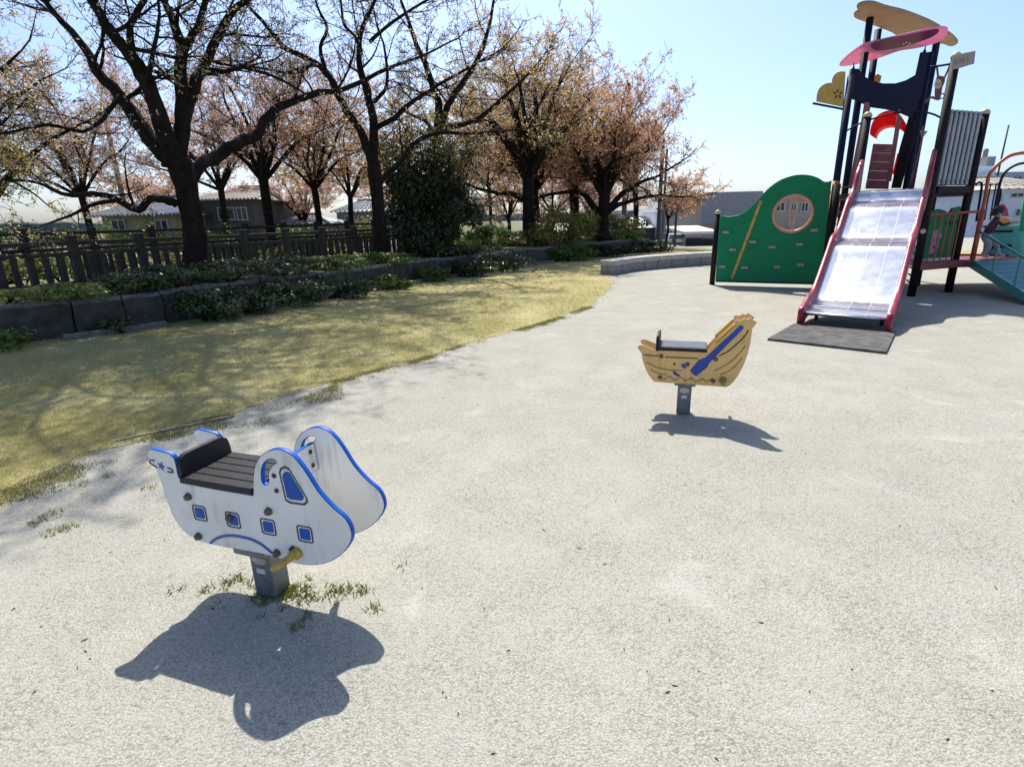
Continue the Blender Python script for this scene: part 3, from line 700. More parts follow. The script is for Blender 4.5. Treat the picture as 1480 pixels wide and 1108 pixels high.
for i,(px,off,z,rad,n,leaf,m_,label) in enumerate([
  (215,-.5,.62,(.6,.45,.15),1300,.045,shr_i,'leafy shrub on the wall top left of the largest trunk'),
  (290,-.35,.64,(.7,.5,.17),1500,.045,shr_i,'leafy shrub on the wall top at the foot of the largest trunk'),
  (365,-.4,.64,(.8,.5,.17),1500,.05,shr_i,'pale glossy shrub on the wall top right of the largest trunk'),
  (435,-.5,.62,(.8,.5,.17),1300,.05,shr_i,'pale glossy shrub on the wall top halfway along the fence'),
  (500,-.5,.58,(.7,.5,.13),1200,.055,shr_g,'low green plants on the wall top left of the forked trunk'),
  (580,-.5,.56,(.8,.5,.13),1200,.055,shr_g,'low bright green plants on the wall top right of the forked trunk'),
  (665,-.4,.6,(1.,.5,.17),1300,.07,shr_i,'greyish leafy shrub on the wall top under the evergreen'),
  (700,-.8,.65,(.8,.6,.2),1000,.075,shr_y,'yellow green shrub on the wall top right of the evergreen'),
  (742,-1.0,.85,(.8,.6,.35),1300,.08,shr_g,'rounded bright green shrub left of the middle trunk'),
  (795,-1.0,.75,(1.2,.7,.3),1300,.08,shr_y,'yellow green shrub right of the middle trunk'),
  (825,-.4,.95,(1.0,.8,.7),2200,.08,shr_y,'tall yellow olive shrub between the middle trunks'),
  (905,-.6,.6,(1.2,.7,.25),1200,.085,shr_g,'green shrub on the bed right of the last trunk'),
  (925,-1.6,.95,(1.6,.9,.55),2200,.09,shr_y,'rounded yellow shrub by the poles at the end of the bed'),
  (90,-.45,.56,(.8,.35,.1),1100,.04,shr_g,'low green plants on the wall top near the left edge'),
  (20,-.45,.55,(.8,.35,.1),1100,.04,shr_y,'yellow green low plants on the wall top at the left edge'),
  (160,-.45,.56,(.6,.35,.1),900,.04,shr_y,'yellow green low plants on the wall top below the fence')]):
    shrub('bed_shrub',label,wallpt(px,off,z+.04),(rad[0]*1.25,rad[1]*1.1,rad[2]*1.25),int(n*1.7),leaf*1.25,m_,200+i,6,group='shrubs on the raised bed',zb=.45)
# hedge growth seen through the fence
for i,(px,y) in enumerate([(15,13.5),(70,14),(125,14.5),(180,15),(240,15.5),(330,17),(385,18.5),(440,20),(500,22),(690,26),(740,28),(800,30),(850,31)]):
    p=aty(px,345,y); shrub('verge_shrub',['yellow green shrub seen through the fence','olive shrub seen through the fence'][i%2]+' at '+['the left edge','the first fence post','the second fence post','the cottage','the largest trunk, left side','the largest trunk, right side','the back cherry trunk','the rusty cherry','the forked trunk','the evergreen, far side','the middle trunk, left side','the middle trunk, right side','the last trunk'][i],(p.x,p.y,.45),(1.0,.7,.5),900,.07+.002*y,[shr_y,shr_g][i%2],300+i,5,group='shrubs behind the fence')
for i in range(13):
    p=aty(-30+i*46+6*math.sin(i*3),335,23+1.1*i+2*math.sin(i*1.7)); shrub('hedge_shrub',['first','second','third','fourth','fifth','sixth','seventh','eighth','ninth','tenth','eleventh','twelfth','thirteenth'][i]+' hedge shrub from the left in the row beyond the far fence',(p.x,p.y,.75),(1.7,1.1,.95+.25*math.sin(i*2.3)),1500,.12,[shr_y,shr_g,shr_d][(i*7)%3],500+i,6,group='hedge beyond the far fence')
# small wall-foot plants
for i,(x,y) in enumerate([(38,480),(62,485),(165,462),(15,500),(170,470)]):
    p=gr(x,y); mb=MB(); rnd=random.Random(40+i)
    for _ in range(60): blade(mb,p.x+rnd.gauss(0,.05),p.y+rnd.gauss(0,.04),0,rnd.uniform(.1,.3),.008,rnd.uniform(.2,.8))
    tag(mb.build('grass_clump',shr_g),['tall grass clump before the wall near the left edge','second tall grass clump before the wall near the left edge','bright leafy clump at the wall foot left of the shrubs','low grass clump in the left corner by the wall','small grass clump beside the bright leafy one at the wall foot'][i],'grass clump','grass clumps at the wall foot')

# ================================================================== LOW BENCH WALL
bench_pts=[Vector((2.62,13.95,0)),Vector((3.3,14.75,0)),Vector((4.2,15.4,0)),Vector((5.9,16.15,0)),Vector((7.6,16.6,0)),Vector((10.5,16.9,0)),Vector((13.5,16.9,0))]
bp=smoothpoly(bench_pts,6,False); _,_,BL=poly_at(bp,0)
bw=thing('bench_wall','low curved concrete block seat wall at the edge of the gravel','low wall',(2.62,13.95,0))
cap_m=mat('bench_cap',(.42,.41,.385),.9,0,.18,9,.4,80); base_m=mat('bench_base',(.30,.285,.26),.92,0,.22,9,.6,80)
t=0.
while t<BL-.3:
    L=.52; a,_,_=poly_at(bp,t+.008); b,d,_=poly_at(bp,t+L-.008); dd=(b-a).normalized(); s=Vector((-dd.y,dd.x,0))
    mb=MB(); mb.bar(a+s*.19+Vector((0,0,.29)),b+s*.19+Vector((0,0,.29)),.42,.13); mb.build('cap_block',cap_m,bw,bevel=.012)
    mb=MB(); mb.bar(a+s*.2+Vector((0,0,.11)),b+s*.2+Vector((0,0,.11)),.34,.22); mb.build('base_block',base_m,bw,bevel=.008)
    t+=L

# ================================================================== SPRING ROCKERS
AR=R_(-19); EX=Vector((math.cos(AR),math.sin(AR),0)); EN=Vector((-math.sin(AR),math.cos(AR),0)); EZ=Vector((0,0,1))
galv=mat('galvanised',(.19,.2,.21),.5,.6,.2,30,.1,100)
black_pl=mat('black_plastic',(.010,.010,.013),.5,0,.2,25,.15,120,spec=.3)
brownknob=mat('bolt_cap',(.12,.09,.06),.5,0,.3,40)
boltm=mat('bolt_dark',(.06,.05,.035),.45,.5,.3,60)
class Rocker:
    def __init__(s,name,label,post,half):
        s.P=Vector(post); s.h=half; s.root=thing(name,label,'spring rocker',post); s.near=s.P-EN*half
        s.n0=s.near-EN*.010   # front face of the near panel
    def L(s,px,py,face=True):
        p=on(px,py,s.n0 if face else s.near,EN)-s.P; return (p.dot(EX),p.z)
    def W(s,x,z,k=0): return s.P+EX*x+EZ*z+EN*k
    def M(s,k): o=s.P+EN*k; return planeM(o,EX,EZ)         # local z points to -EN (towards the camera)
    def flat(s,name,pts,m,lift=.0035,th=.004,smooth=0,parent=None,holes=()):
        lp=[s.L(*p) for p in pts]
        if smooth: lp=[(q.x,q.y) for q in smoothpoly([Vector((a,b,0)) for a,b in lp],smooth)]
        hl=[[s.L(*p) for p in h] for h in holes]
        return panel(name,[lp]+hl,th,s.M(-s.h-.010-th/2+.0008),m,parent or s.root,.0006)
    def stroke(s,name,pts,w,m,parent=None,smooth=4):
        lp=[Vector((*s.L(*p),0)) for p in pts]
        if smooth and len(lp)>2: lp=smoothpoly(lp,smooth,False)
        le=[];ri=[]
        for i,p in enumerate(lp):
            d=(lp[min(i+1,len(lp)-1)]-lp[max(i-1,0)]).normalized(); nn=Vector((-d.y,d.x,0)); le.append(p+nn*w/2); ri.append(p-nn*w/2)
        return panel(name,[[(p.x,p.y) for p in le+ri[::-1]]],.004,s.M(-s.h-.010-.0012),m,parent or s.root,.0006)
    def knob(s,name,px,py,r,m,h=.016):
        x,z=s.L(px,py); mb=MB(); c=s.W(x,z,-s.h-.010)
        mb.lathe(c,[(r,0),(r,.003),(r*.95,h*.4),(r*.75,h*.75),(r*.4,h*.97),(r*.1,h)],14,-EN); return mb.build(name,m,s.root,smooth=True)
# --- aircraft rocker
ak=Rocker('spring_rocker','white aircraft shaped spring rocker with blue edges and windows',(-1.005,1.915,0),.105)
whp=mat('rocker_white',(.80,.795,.77),.45,0,.06,5,.05,60,col2=(.70,.685,.64))
def grime(m_,amt=.5,tint=(.42,.38,.30)):
    nt=m_.node_tree; p=nt.nodes['Principled BSDF']; src=p.inputs['Base Color'].links[0].from_socket
    tc=nt.nodes.new('ShaderNodeTexCoord'); mp=nt.nodes.new('ShaderNodeMapping'); mp.inputs['Scale'].default_value=(38,38,3.5); nt.links.new(tc.outputs['Object'],mp.inputs[0])
    n1=nt.nodes.new('ShaderNodeTexNoise'); n1.inputs['Scale'].default_value=1; n1.inputs['Detail'].default_value=6; nt.links.new(mp.outputs[0],n1.inputs[0])
    n2=nt.nodes.new('ShaderNodeTexNoise'); n2.inputs['Scale'].default_value=7; n2.inputs['Detail'].default_value=8; nt.links.new(tc.outputs['Object'],n2.inputs[0])
    mu=nt.nodes.new('ShaderNodeMath'); mu.operation='MULTIPLY'; nt.links.new(n1.outputs[0],mu.inputs[0]); nt.links.new(n2.outputs[0],mu.inputs[1])
    r=nt.nodes.new('ShaderNodeMapRange'); r.inputs[1].default_value=.27; r.inputs[2].default_value=.42; r.inputs[4].default_value=amt; nt.links.new(mu.outputs[0],r.inputs[0])
    x=nt.nodes.new('ShaderNodeMix'); x.data_type='RGBA'; nt.links.new(r.outputs[0],x.inputs[0]); nt.links.new(src,x.inputs[6]); x.inputs[7].default_value=(*tint,1); nt.links.new(x.outputs[2],p.inputs['Base Color'])
grime(whp); blue=mat('rocker_blue',(.004,.085,.40),.45,0,.1,9,spec=.25); ink=mat('rocker_ink',(.012,.02,.05),.4)
def c1(x,y): return (130+x/2.182,600+y/2.181)
def c8(x,y): return (360+x/4.262,610+y/4.262)
tail=[(178,125),(183,110),(192,106),(250,120),(266,136),(272,160),(278,190),(290,212)]
rest=[(400,233),(514,252)]
body=[(514,205),(520,160),(535,130),(565,110),(600,107),(640,128),(680,178),(720,240),(765,290),(805,325),(824,362),(824,395),(800,432),(760,460),(715,472),(665,470),(600,452),(540,436),(450,420),(390,408),(340,394),(300,368),(268,330),(245,275),(225,215),(205,165)]
out=[ak.L(*c1(*p)) for p in tail+rest]
bodyl=[ak.L(*c1(*p)) for p in body]
sm=smoothpoly([Vector((a,b,0)) for a,b in [out[-1]]+bodyl+[out[0]]],3,False)
outline=out[:-1]+[(p.x,p.y) for p in sm][:-1]
hole=[ak.L(*c8(*p)) for p in [(75,330),(79,280),(95,248),(125,229),(150,228),(168,246),(140,268),(122,300),(118,335),(120,372),(100,386),(82,370)]]
hole=[(p.x,p.y) for p in smoothpoly([Vector((a,b,0)) for a,b in hole],2)]
for k,nm in ((-ak.h,'side_panel'),(ak.h,'side_panel')):
    panel(nm,[outline,hole],.020,ak.M(k),[whp,blue],ak.root,.003,1)
# seat planks, front edge and backrest
s0=ak.L(*c1(290,205))[0]; s1=ak.L(*c1(514,240))[0]; sz=ak.L(*c1(400,222))[1]
npl=5
for i in range(npl):
    k0=-.125+.25*i/npl; k1=-.125+.25*(i+1)/npl-.0035
    mb=MB(); mb.frame_box(ak.W((s0+s1)/2,sz+.004,(k0+k1)/2),EX*(s1-s0)/2,EN*(k1-k0)/2,EZ*.013); mb.build('seat_plank',black_pl,ak.root,bevel=.003)
mb=MB(); mb.frame_box(ak.W((s0+s1)/2,sz-.016,0),EX*(s1-s0)/2,EN*(ak.h-.0125),EZ*.01); mb.build('seat_base',black_pl,ak.root)
hb=.088
bl=[(-.118,-.01),(.118,-.01),(.118,hb*.55),(.112,hb*.8),(.09,hb*.97),(.06,hb),(-.06,hb),(-.09,hb*.97),(-.112,hb*.8),(-.118,hb*.55)]
Mb=planeM(ak.W(s0+.006,sz+.01,0)+EZ*.0,EN,(EZ*1.-EX*.12)); panel('backrest',[bl],.022,Mb,black_pl,ak.root,.004)
# cross board between the handles
x0,z0=ak.L(*c8(150,270)); x1,z1=ak.L(*c8(185,430))
Mb=planeM(ak.W((x0+x1)/2,(z0+z1)/2,0),EN,EZ*(z0-z1)+EX*(x0-x1)); hl=ak.h-.0125; hh=.055
panel('cross_board',[[(-hl,-hh),(hl,-hh),(hl,hh),(-hl,hh)]],.018,Mb,[whp,blue],ak.root,.003,1)
for q in (-.5,.5):
    mb=MB(); c=Mb@Vector((hl-.03,hh*q,-.009)); nn=(Mb.to_3x3()@Vector((0,0,-1))); mb.lathe(c,[(.009,0),(.009,.003),(.006,.006)],10,nn); mb.build('bolt',boltm,ak.root)
    mb=MB(); c=Mb@Vector((hl-.03,hh*q,.009)); mb.lathe(c,[(.009,0),(.009,.003),(.006,.006)],10,-nn); mb.build('bolt',boltm,ak.root)
# painted windows (engraved black line, blue pane)
def rsq(cx,cy,s,px,py):
    # rounded square in rocker local frame around pixel centre
    out=[]
    for sx,sy in ((-1,-1),(1,-1),(1,1),(-1,1)):
        for a in range(4):
            an=math.atan2(sy,sx)-math.pi/4+a*math.pi/6; r_=s*.3; out.append((cx+sx*(s-r_)+math.cos(an)*r_,cy+sy*(s-r_)+math.sin(an)*r_))
    return out
for (px,py) in ((289,741),(337,751),(388,761),(441,771.5)):
    cx,cz=ak.L(px,py); k=-ak.h-.010
    S=.033
    panel('window_line',[rsq(cx,cz,S,0,0),rsq(cx,cz,S-.0045,0,0)],.003,ak.M(k-.0008),ink,ak.root,.0004)
    panel('window_pane',[rsq(cx,cz,S-.011,0,0)],.003,ak.M(k-.0008),blue,ak.root,.0004)
tri=[(597,180),(600,166),(614,159),(628,166),(686,262),(688,274),(678,283),(632,277),(617,268)]
def shrink(pts,f):
    cx=sum(p[0] for p in pts)/len(pts); cy=sum(p[1] for p in pts)/len(pts); return [(cx+(p[0]-cx)*f,cy+(p[1]-cy)*f) for p in pts]
tl=[ak.L(*c1(*p)) for p in tri]
panel('window_line',[tl,shrink(tl,.90)],.003,ak.M(-ak.h-.0108),ink,ak.root,.0004)
panel('window_pane',[shrink(tl,.74)],.003,ak.M(-ak.h-.0108),blue,ak.root,.0004)
ak.stroke('wing_line',[c1(*p) for p in ((380,402),(405,385),(445,378),(500,387),(540,405),(576,434))],.011,mat('wing_blue',(.02,.10,.34),.4))
# star and horseshoe marks on the tail
cx,cz=ak.L(*c1(226,160)); star=[]
for i in range(10):
    a=R_(90-19+36*i); r_=.020 if i%2==0 else .0085; star.append((cx+math.cos(a)*r_,cz+math.sin(a)*r_))
panel('star_mark',[star],.003,ak.M(-ak.h-.0108),mat('mark_blue',(.02,.09,.26),.4),ak.root,.0003)
for pts in ([(192,140),(190,147),(212,165),(204,152),(192,141)],[(245,165),(258,170),(262,180),(245,177)]):
    ak.stroke('horseshoe_mark',[c1(*p) for p in (pts if len(pts)==4 else [(205,142),(191,142),(192,150),(212,164)])],.0045,ink)
for px,py in ((273,717),(288,774),(389,738),(401,798),(333,747)): ak.knob('bolt_cap',px,py,.0155,brownknob,.02)
for px,py in (c1(581,190),c1(589,237)): ak.knob('bolt',px,py,.009,boltm,.004)
# yellow foot peg
yel=mat('peg_yellow',(.50,.33,.06),.5,0,.2,30)
cx,cz=ak.L(*c1(655,432)); mb=MB(); mb.lathe(ak.W(cx,cz,-ak.h-.01),[(.022,0),(.022,.012),(.018,.016)],14,-EN); 
a=ak.W(cx,cz+.01,-ak.h-.016); pxy=ak.L(*c1(590,478)); 
pg=mb
pg.tube([a,ak.W(cx-.02,cz-.014,-ak.h-.035),ak.W(cx-.035,cz-.02,-ak.h-.075),ak.W(cx-.042,cz-.02,-ak.h-.1)],[.016,.015,.013,.008],10); pg.build('foot_peg',yel,ak.root,smooth=True)
ak.knob('bolt',*c1(640,415),.007,boltm,.022)
mb=MB(); a=ak.W(cx,cz,ak.h+.012); mb.tube([a,ak.W(cx-.03,cz-.01,ak.h+.06),ak.W(cx-.04,cz-.01,ak.h+.1)],[.018,.015,.009],10); mb.build('foot_peg',yel,ak.root,smooth=True)
def rocker_post(rk,w,top):
    mb=MB(); mb.frame_box(rk.P+EZ*top/2,EX*w/2,EN*w*.45,EZ*top/2); mb.frame_box(rk.P+EZ*(top+.03),EX*w*.75,EN*(rk.h-.013),EZ*.03)
    mb.build('post',galv,rk.root,bevel=.008)
    mb=MB(); f=rk.P-EN*(w*.45); mb.lathe(f+EZ*(top-.045),[(w*.36,0),(w*.36,.002)],18,-EN); o=mb.build('oval_plate',mat('plate_grey',(.42,.42,.41),.35,.6),rk.root)
    for v in o.data.vertices: v.co.z=(v.co.z-(top-.045))*.55+(top-.045)
    mb=MB(); mb.frame_box(f+EZ*(top-.095)-EN*.001,EX*w*.2,EN*.001,EZ*.011); mb.build('sticker',mat('sticker_white',(.6,.62,.6),.5),rk.root)
rocker_post(ak,.10,.22)
# --- boat rocker
bk=Rocker('spring_rocker','wooden yellow boat shaped spring rocker with blue oar, before the slide',(1.297,3.90,0),.10)
byel=mat('boat_yellow',(.76,.47,.16),.45,0,.1,9,.05,60); grime(byel,.45,(.30,.20,.09)); bedge=mat('boat_edge',(.40,.21,.10),.5,0,.15,20); bink=mat('boat_brown',(.06,.02,.012),.5); oar=mat('oar_blue',(.012,.05,.30),.4)
def c2(x,y): return (880+x/4.618,430+y/4.617)
bo=[(192,330),(208,316),(238,322),(303,350),(655,365),(700,318),(775,252),(845,185),(842,166),(852,153),(866,150),(880,156),(893,147),(910,140),(922,149),(936,139),(953,140),(965,154),(988,166),(976,185),(958,205),(945,300),(925,380),(900,450),(868,510),(835,558),(808,585),(785,597),(540,580),(300,561),(265,515),(240,465),(226,420),(218,370),(200,348)]
bo=[bk.L(*c2(*p)) for p in bo]
for k in (-bk.h,bk.h): panel('side_panel',[bo],.020,bk.M(k),[byel,bedge],bk.root,.003,1)
s0=bk.L(*c2(318,350))[0]; s1=bk.L(*c2(655,350))[0]; sz=bk.L(*c2(480,352))[1]
mb=MB(); mb.frame_box(bk.W((s0+s1)/2,sz+.008,0),EX*(s1-s0)/2,EN*.118,EZ*.012); mb.build('seat',black_pl,bk.root,bevel=.004)
Mb=planeM(bk.W(s0+.004,sz,0),EN,EZ); panel('backrest',[[(a,b*1.2) for a,b in bl]],.02,Mb,black_pl,bk.root,.004)
grey_l=mat('seat_grey',(.06,.065,.08),.4,0,.2,20)
mb=MB(); mb.frame_box(bk.W((s0+s1)/2+.01,sz+.0215,0),EX*(s1-s0)/2*.9,EN*.105,EZ*.0015); mb.build('seat_top',grey_l,bk.root)  # grey layer over the top of the black boat seat
for sgn in (-1,1):
    pts=[bk.L(*c2(*p)) for p in ((728,318),(716,296),(775,242),(836,184),(856,188))]
    mb=MB(); mb.tube([bk.W(x,z,sgn*bk.h) for x,z in smoothpoly_xy(pts)] if False else [bk.W(x,z,sgn*(bk.h+(.0 if sgn<0 else 0))) for x,z in pts],.008,8); mb.build('handle',mat('handle_yellow',(.62,.42,.07),.35),bk.root,smooth=True)
bk.flat('oar_mark',[c2(*p) for p in ((540,487),(600,415),(640,402),(660,385),(868,192),(885,183),(900,195),(895,210),(690,415),(668,440),(655,465),(585,522),(570,518))],oar)
for pts,w in (([(232,380),(290,387),(330,388)],.007),([(375,396),(480,401),(595,406)],.007),([(735,388),(800,355),(900,265),(932,215)],.008),
    ([(248,428),(320,465),(400,482),(492,486)],.004),([(275,475),(325,503),(388,513)],.004),([(700,488),(780,450),(850,395),(912,322)],.004),([(745,512),(800,490),(850,450),(890,400)],.004)):
    bk.stroke('plank_line',[c2(*p) for p in pts],w,bink)
bk.stroke('wave_line',[c2(*p) for p in ((362,550),(405,522),(440,552),(478,530),(512,556),(550,535),(582,560),(625,540),(652,562),(690,540))],.005,bink,smooth=0)
bk.flat('fish_mark',[c2(*p) for p in ((425,495),(440,490),(455,505),(478,518),(465,525),(440,518))],oar,smooth=2)
bk.flat('fish_mark',[c2(*p) for p in ((482,448),(495,438),(512,452),(515,470),(500,472),(488,460))],oar,smooth=2)
bk.flat('fish_mark',[c2(*p) for p in ((428,437),(438,434),(443,447),(437,455))],bink,smooth=2)
for p in ((350,391),(712,411),(524,445),(342,532),(696,556)): bk.knob('bolt_cap',*c2(*p),.016,brownknob,.013)
cx,cz=bk.L(*c2(760,550)); mb=MB(); mb.lathe(bk.W(cx,cz,-bk.h-.01),[(.028,0),(.028,.008),(.024,.012)],16,-EN); mb.tube([bk.W(cx,cz,-bk.h-.015),bk.W(cx,cz-.008,-bk.h-.1)],[.013,.011],10); mb.build('foot_peg',mat('peg_brown',(.32,.20,.05),.5),bk.root)
mb=MB(); mb.tube([bk.W(cx,cz,bk.h+.01),bk.W(cx,cz-.008,bk.h+.1)],[.014,.011],10); mb.build('foot_peg',MATS['peg_brown'],bk.root)
rocker_post(bk,.10,.235)

# ================================================================== RUBBER MAT
mp=[gr(1109,492),gr(1281,512),gr(1294,483),gr(1147,470)]
mb=MB(); n=len(mb.v)
for z in (.002,.028): mb.v+=[(p.x,p.y,z) for p in mp]
for q in ((4,5,6,7),(0,1,5,4),(1,2,6,5),(2,3,7,6),(3,0,4,7)): mb.f.append(q); mb.m.append(0)
rub=mat('mat_rubber',(.035,.036,.036),.9,0,.5,9,.5,160,col2=(.13,.125,.115))
tag(mb.build('rubber_mat',rub,bevel=.006),'dark grey dusty rubber mat at the foot of the slide','mat')

# ================================================================== PLAY STRUCTURE
Uv=Vector((math.cos(R_(-38)),math.sin(R_(-38)),0)); Vv=Vector((-Uv.y,Uv.x,0))
ps=thing('play_structure','large wooden look play tower with steel slide, green climbing wall and petal roof','play structure',(6.9,10.2,0))
pdark=mat('post_dark',(.016,.009,.011),.65,0,.3,10,spec=.2); navy=mat('navy_paint',(.007,.011,.034),.6,0,.2,8,spec=.2); capy=mat('post_cap',(.50,.40,.20),.5)
maroon=mat('maroon_board',(.29,.085,.095),.5,0,.25,18,.3,40); slide_red=mat('slide_red',(.27,.012,.03),.33,0,.15,5); redp=mat('bright_red',(.80,.012,.012),.4)
steel=None
def steelmat():
    m=mat('slide_steel',(.68,.69,.72),.3,1.,.12,3,0); nt=m.node_tree; p=nt.nodes['Principled BSDF']
    tc=nt.nodes.new('ShaderNodeTexCoord'); n=nt.nodes.new('ShaderNodeTexNoise'); n.inputs['Scale'].default_value=9; n.inputs['Detail'].default_value=8
    nt.links.new(tc.outputs['Object'],n.inputs['Vector']); r=nt.nodes.new('ShaderNodeMapRange'); r.inputs[3].default_value=.15; r.inputs[4].default_value=.32
    nt.links.new(n.outputs[0],r.inputs[0]); nt.links.new(r.outputs[0],p.inputs['Roughness']); return m
steel=steelmat()
orange=mat('rail_orange',(.42,.075,.03),.45,0,.15,8); green=mat('panel_green',(.0,.20,.075),.5,0,.1,4,spec=.25); teal=mat('teal_paint',(.025,.27,.24),.4,0,.12,6); teal_d=mat('teal_floor',(.02,.16,.19),.5,0,.15,6)
grime(green,.35,(.03,.16,.09)); grime(slide_red,.25,(.34,.12,.12)); pinkr=mat('ring_pink',(.66,.30,.17),.45); yelw=mat('strip_yellow',(.52,.32,.06),.45); amber=mat('tube_amber',(.62,.22,.015),.35)
def post(p,h,m_=None,cap=True,r=.062,z0=-.1):
    mb=MB(); mb.tube([Vector((p[0],p[1],z0)),Vector((p[0],p[1],h))],r,14); o=mb.build('post',m_ or pdark,ps,smooth=False)
    for pl in o.data.polygons: pl.use_smooth=len(pl.vertices)==4
    if cap:
        mb=MB(); mb.lathe((p[0],p[1],h),[(r*1.12,0),(r*1.15,.02),(r*.95,.05),(r*.6,.075),(r*.15,.085)],14); mb.build('post_cap',capy,o,smooth=True)
    return o
def V2(p,z): return Vector((p[0],p[1],z))
def dvec(a,l=1.): return Vector((math.cos(R_(a))*l,math.sin(R_(a))*l,0))
PR=Vector((6.89,9.35,0)); PL=PR-dvec(-38,1.05); PR2=PR+dvec(22); PR3=PR2+dvec(82); PR4=PR3+dvec(142); PR5=PR4+dvec(202)
post(PR,3.62); post(PL,2.92); post(PR2,2.88); post(PR3,1.75,None,False); post(PR4,1.75,None,False); post(PR5,3.75,navy,False)
tA=gr(1258,24,4.78); tB=gr(1270,41,4.78); tC=gr(1344,76,4.2); tD=tC+(tB-tA)*.8
post(tA,4.76,navy,False,.06); post(tB,4.76,navy,False,.06); post(tC,4.2,navy,False,.062); post(tD,4.76,navy,False,.06)
# platform
mb=MB(); hexp=[PL,PR,PR2,PR3,PR4,PR5]
mb.poly([V2(p,1.72) for p in hexp]); mb.poly([V2(p,1.62) for p in hexp][::-1])
for i in range(6): mb.quad(V2(hexp[i],1.62),V2(hexp[(i+1)%6],1.62),V2(hexp[(i+1)%6],1.72),V2(hexp[i],1.72))
mb.build('platform',pdark,ps)
mb=MB(); q=[tA,tC,tD,tB]
mb.poly([V2(p,1.72) for p in q]); mb.poly([V2(p,1.62) for p in q][::-1])
for i in range(4): mb.quad(V2(q[i],1.62),V2(q[(i+1)%4],1.62),V2(q[(i+1)%4],1.72),V2(q[i],1.72))
mb.build('platform',pdark,ps)
# slide
LC=Vector((4.205,6.80,0)); TC=(PL+PR)/2; RUN=(TC-LC).length; vs_=(TC-LC).normalized(); us_=Vector((vs_.y,-vs_.x,0)); HWD=.45
prof=[(0,.17),(.06,.185),(.30,.20),(.36,.222),(.58,.245),(.72,.30),(.86,.39),(1.1,.56),(1.35,.745),(1.52,.88),(1.62,.94),(1.72,.965),(1.98,1.008),(2.08,1.05),(2.18,1.12),(2.38,1.28),(2.56,1.43),(2.66,1.49),(2.74,1.515),(2.96,1.55),(3.04,1.59),(3.12,1.67),(3.2,1.735),(RUN-.1,1.75)]
pf=smoothpoly([Vector((a,b,0)) for a,b in prof],3,False)
sl=MB()
lanes=4
slide=None
for k in range(lanes):
    mb=MB(); a=-HWD+2*HWD*k/lanes+(.003 if k else 0); b=-HWD+2*HWD*(k+1)/lanes-(.003 if k<lanes-1 else 0)
    for p in pf:
        c=LC+vs_*p.x
        for w in (a,b): mb.v.append(tuple(c+us_*w+EZ*p.y))
    for i in range(len(pf)-1): n=2*i; mb.f.append((n,n+1,n+3,n+2)); mb.m.append(0)
    o=mb.build('bed_panel',steel,None,smooth=True)
    if slide is None:
        slide=bpy.data.objects.new('slide',None); COL.objects.link(slide); slide.parent=ps; slide.matrix_parent_inverse=ps.matrix_basis.inverted()
    o.parent=slide
seam=mat('seam_bright',(.62,.64,.68),.4,1.)
for k in range(1,lanes):
    w=-HWD+2*HWD*k/lanes; mb=MB(); mb.tube([LC+vs_*p.x+us_*w+EZ*(p.y+.0005) for p in pf],.0035,6); mb.build('seam',seam,slide)
for s_ in (.33,1.78,2.86,3.1):
    z=[p.y for p in pf if p.x>=s_][0]; mb=MB(); mb.tube([LC+vs_*s_-us_*HWD+EZ*z,LC+vs_*s_+us_*HWD+EZ*z],.005,5); mb.build('seam',seam,slide)
mb=MB(); mb.tube([LC-us_*HWD+EZ*.165,LC+us_*HWD+EZ*.165],.018,10); mb.build('lip',seam,slide,smooth=True)
mb=MB()
for i in range(0,len(pf)-1,2):
    pass
under=mat('slide_under',(.05,.03,.032),.7)
for p in pf:
    for w in (-HWD,HWD): mb.v.append(tuple(LC+vs_*p.x+us_*w+EZ*(p.y-.03)))
for i in range(len(pf)-1): n=2*i; mb.f.append((n+2,n+3,n+1,n)); mb.m.append(0)
mb.build('underside',under,slide,smooth=True)
def profz(s_):
    for i in range(len(pf)-1):
        if pf[i].x<=s_<=pf[i+1].x: return pf[i].y+(pf[i+1].y-pf[i].y)*(s_-pf[i].x)/max(1e-6,pf[i+1].x-pf[i].x)
    return pf[-1].y
for sgn in (-1,1):
    top=[];bot=[]; N=44
    for i in range(N+1):
        s_=-.06+(RUN-.12)*i/N; z=profz(max(0,s_)); h=.14
        if s_<.35: h=.05+.09*max(0,(s_+.06)/.41)
        if s_>RUN-.95: h=.14+.42*((s_-(RUN-.95))/.85)**1.6*(1 if sgn<0 else 1.25)
        top.append((s_,z+h)); bot.append((s_,max(.0,z-(.14 if s_>.15 else .19))))
    lp_=bot+top[::-1]
    M=planeM(LC+us_*sgn*(HWD+.035),vs_,EZ)
    o=panel('side_rail',[lp_],.07,M,slide_red,slide,.022)
    for pl in o.data.polygons: pl.use_smooth=True
# supports under slide
for s_ in (.5,1.9): 
    for sgn in (-1,1):
        mb=MB(); c=LC+vs_*s_+us_*sgn*.38; mb.tube([V2(c,-.05),V2(c,profz(s_)-.04)],.025,8); mb.build('support_leg',pdark,slide)
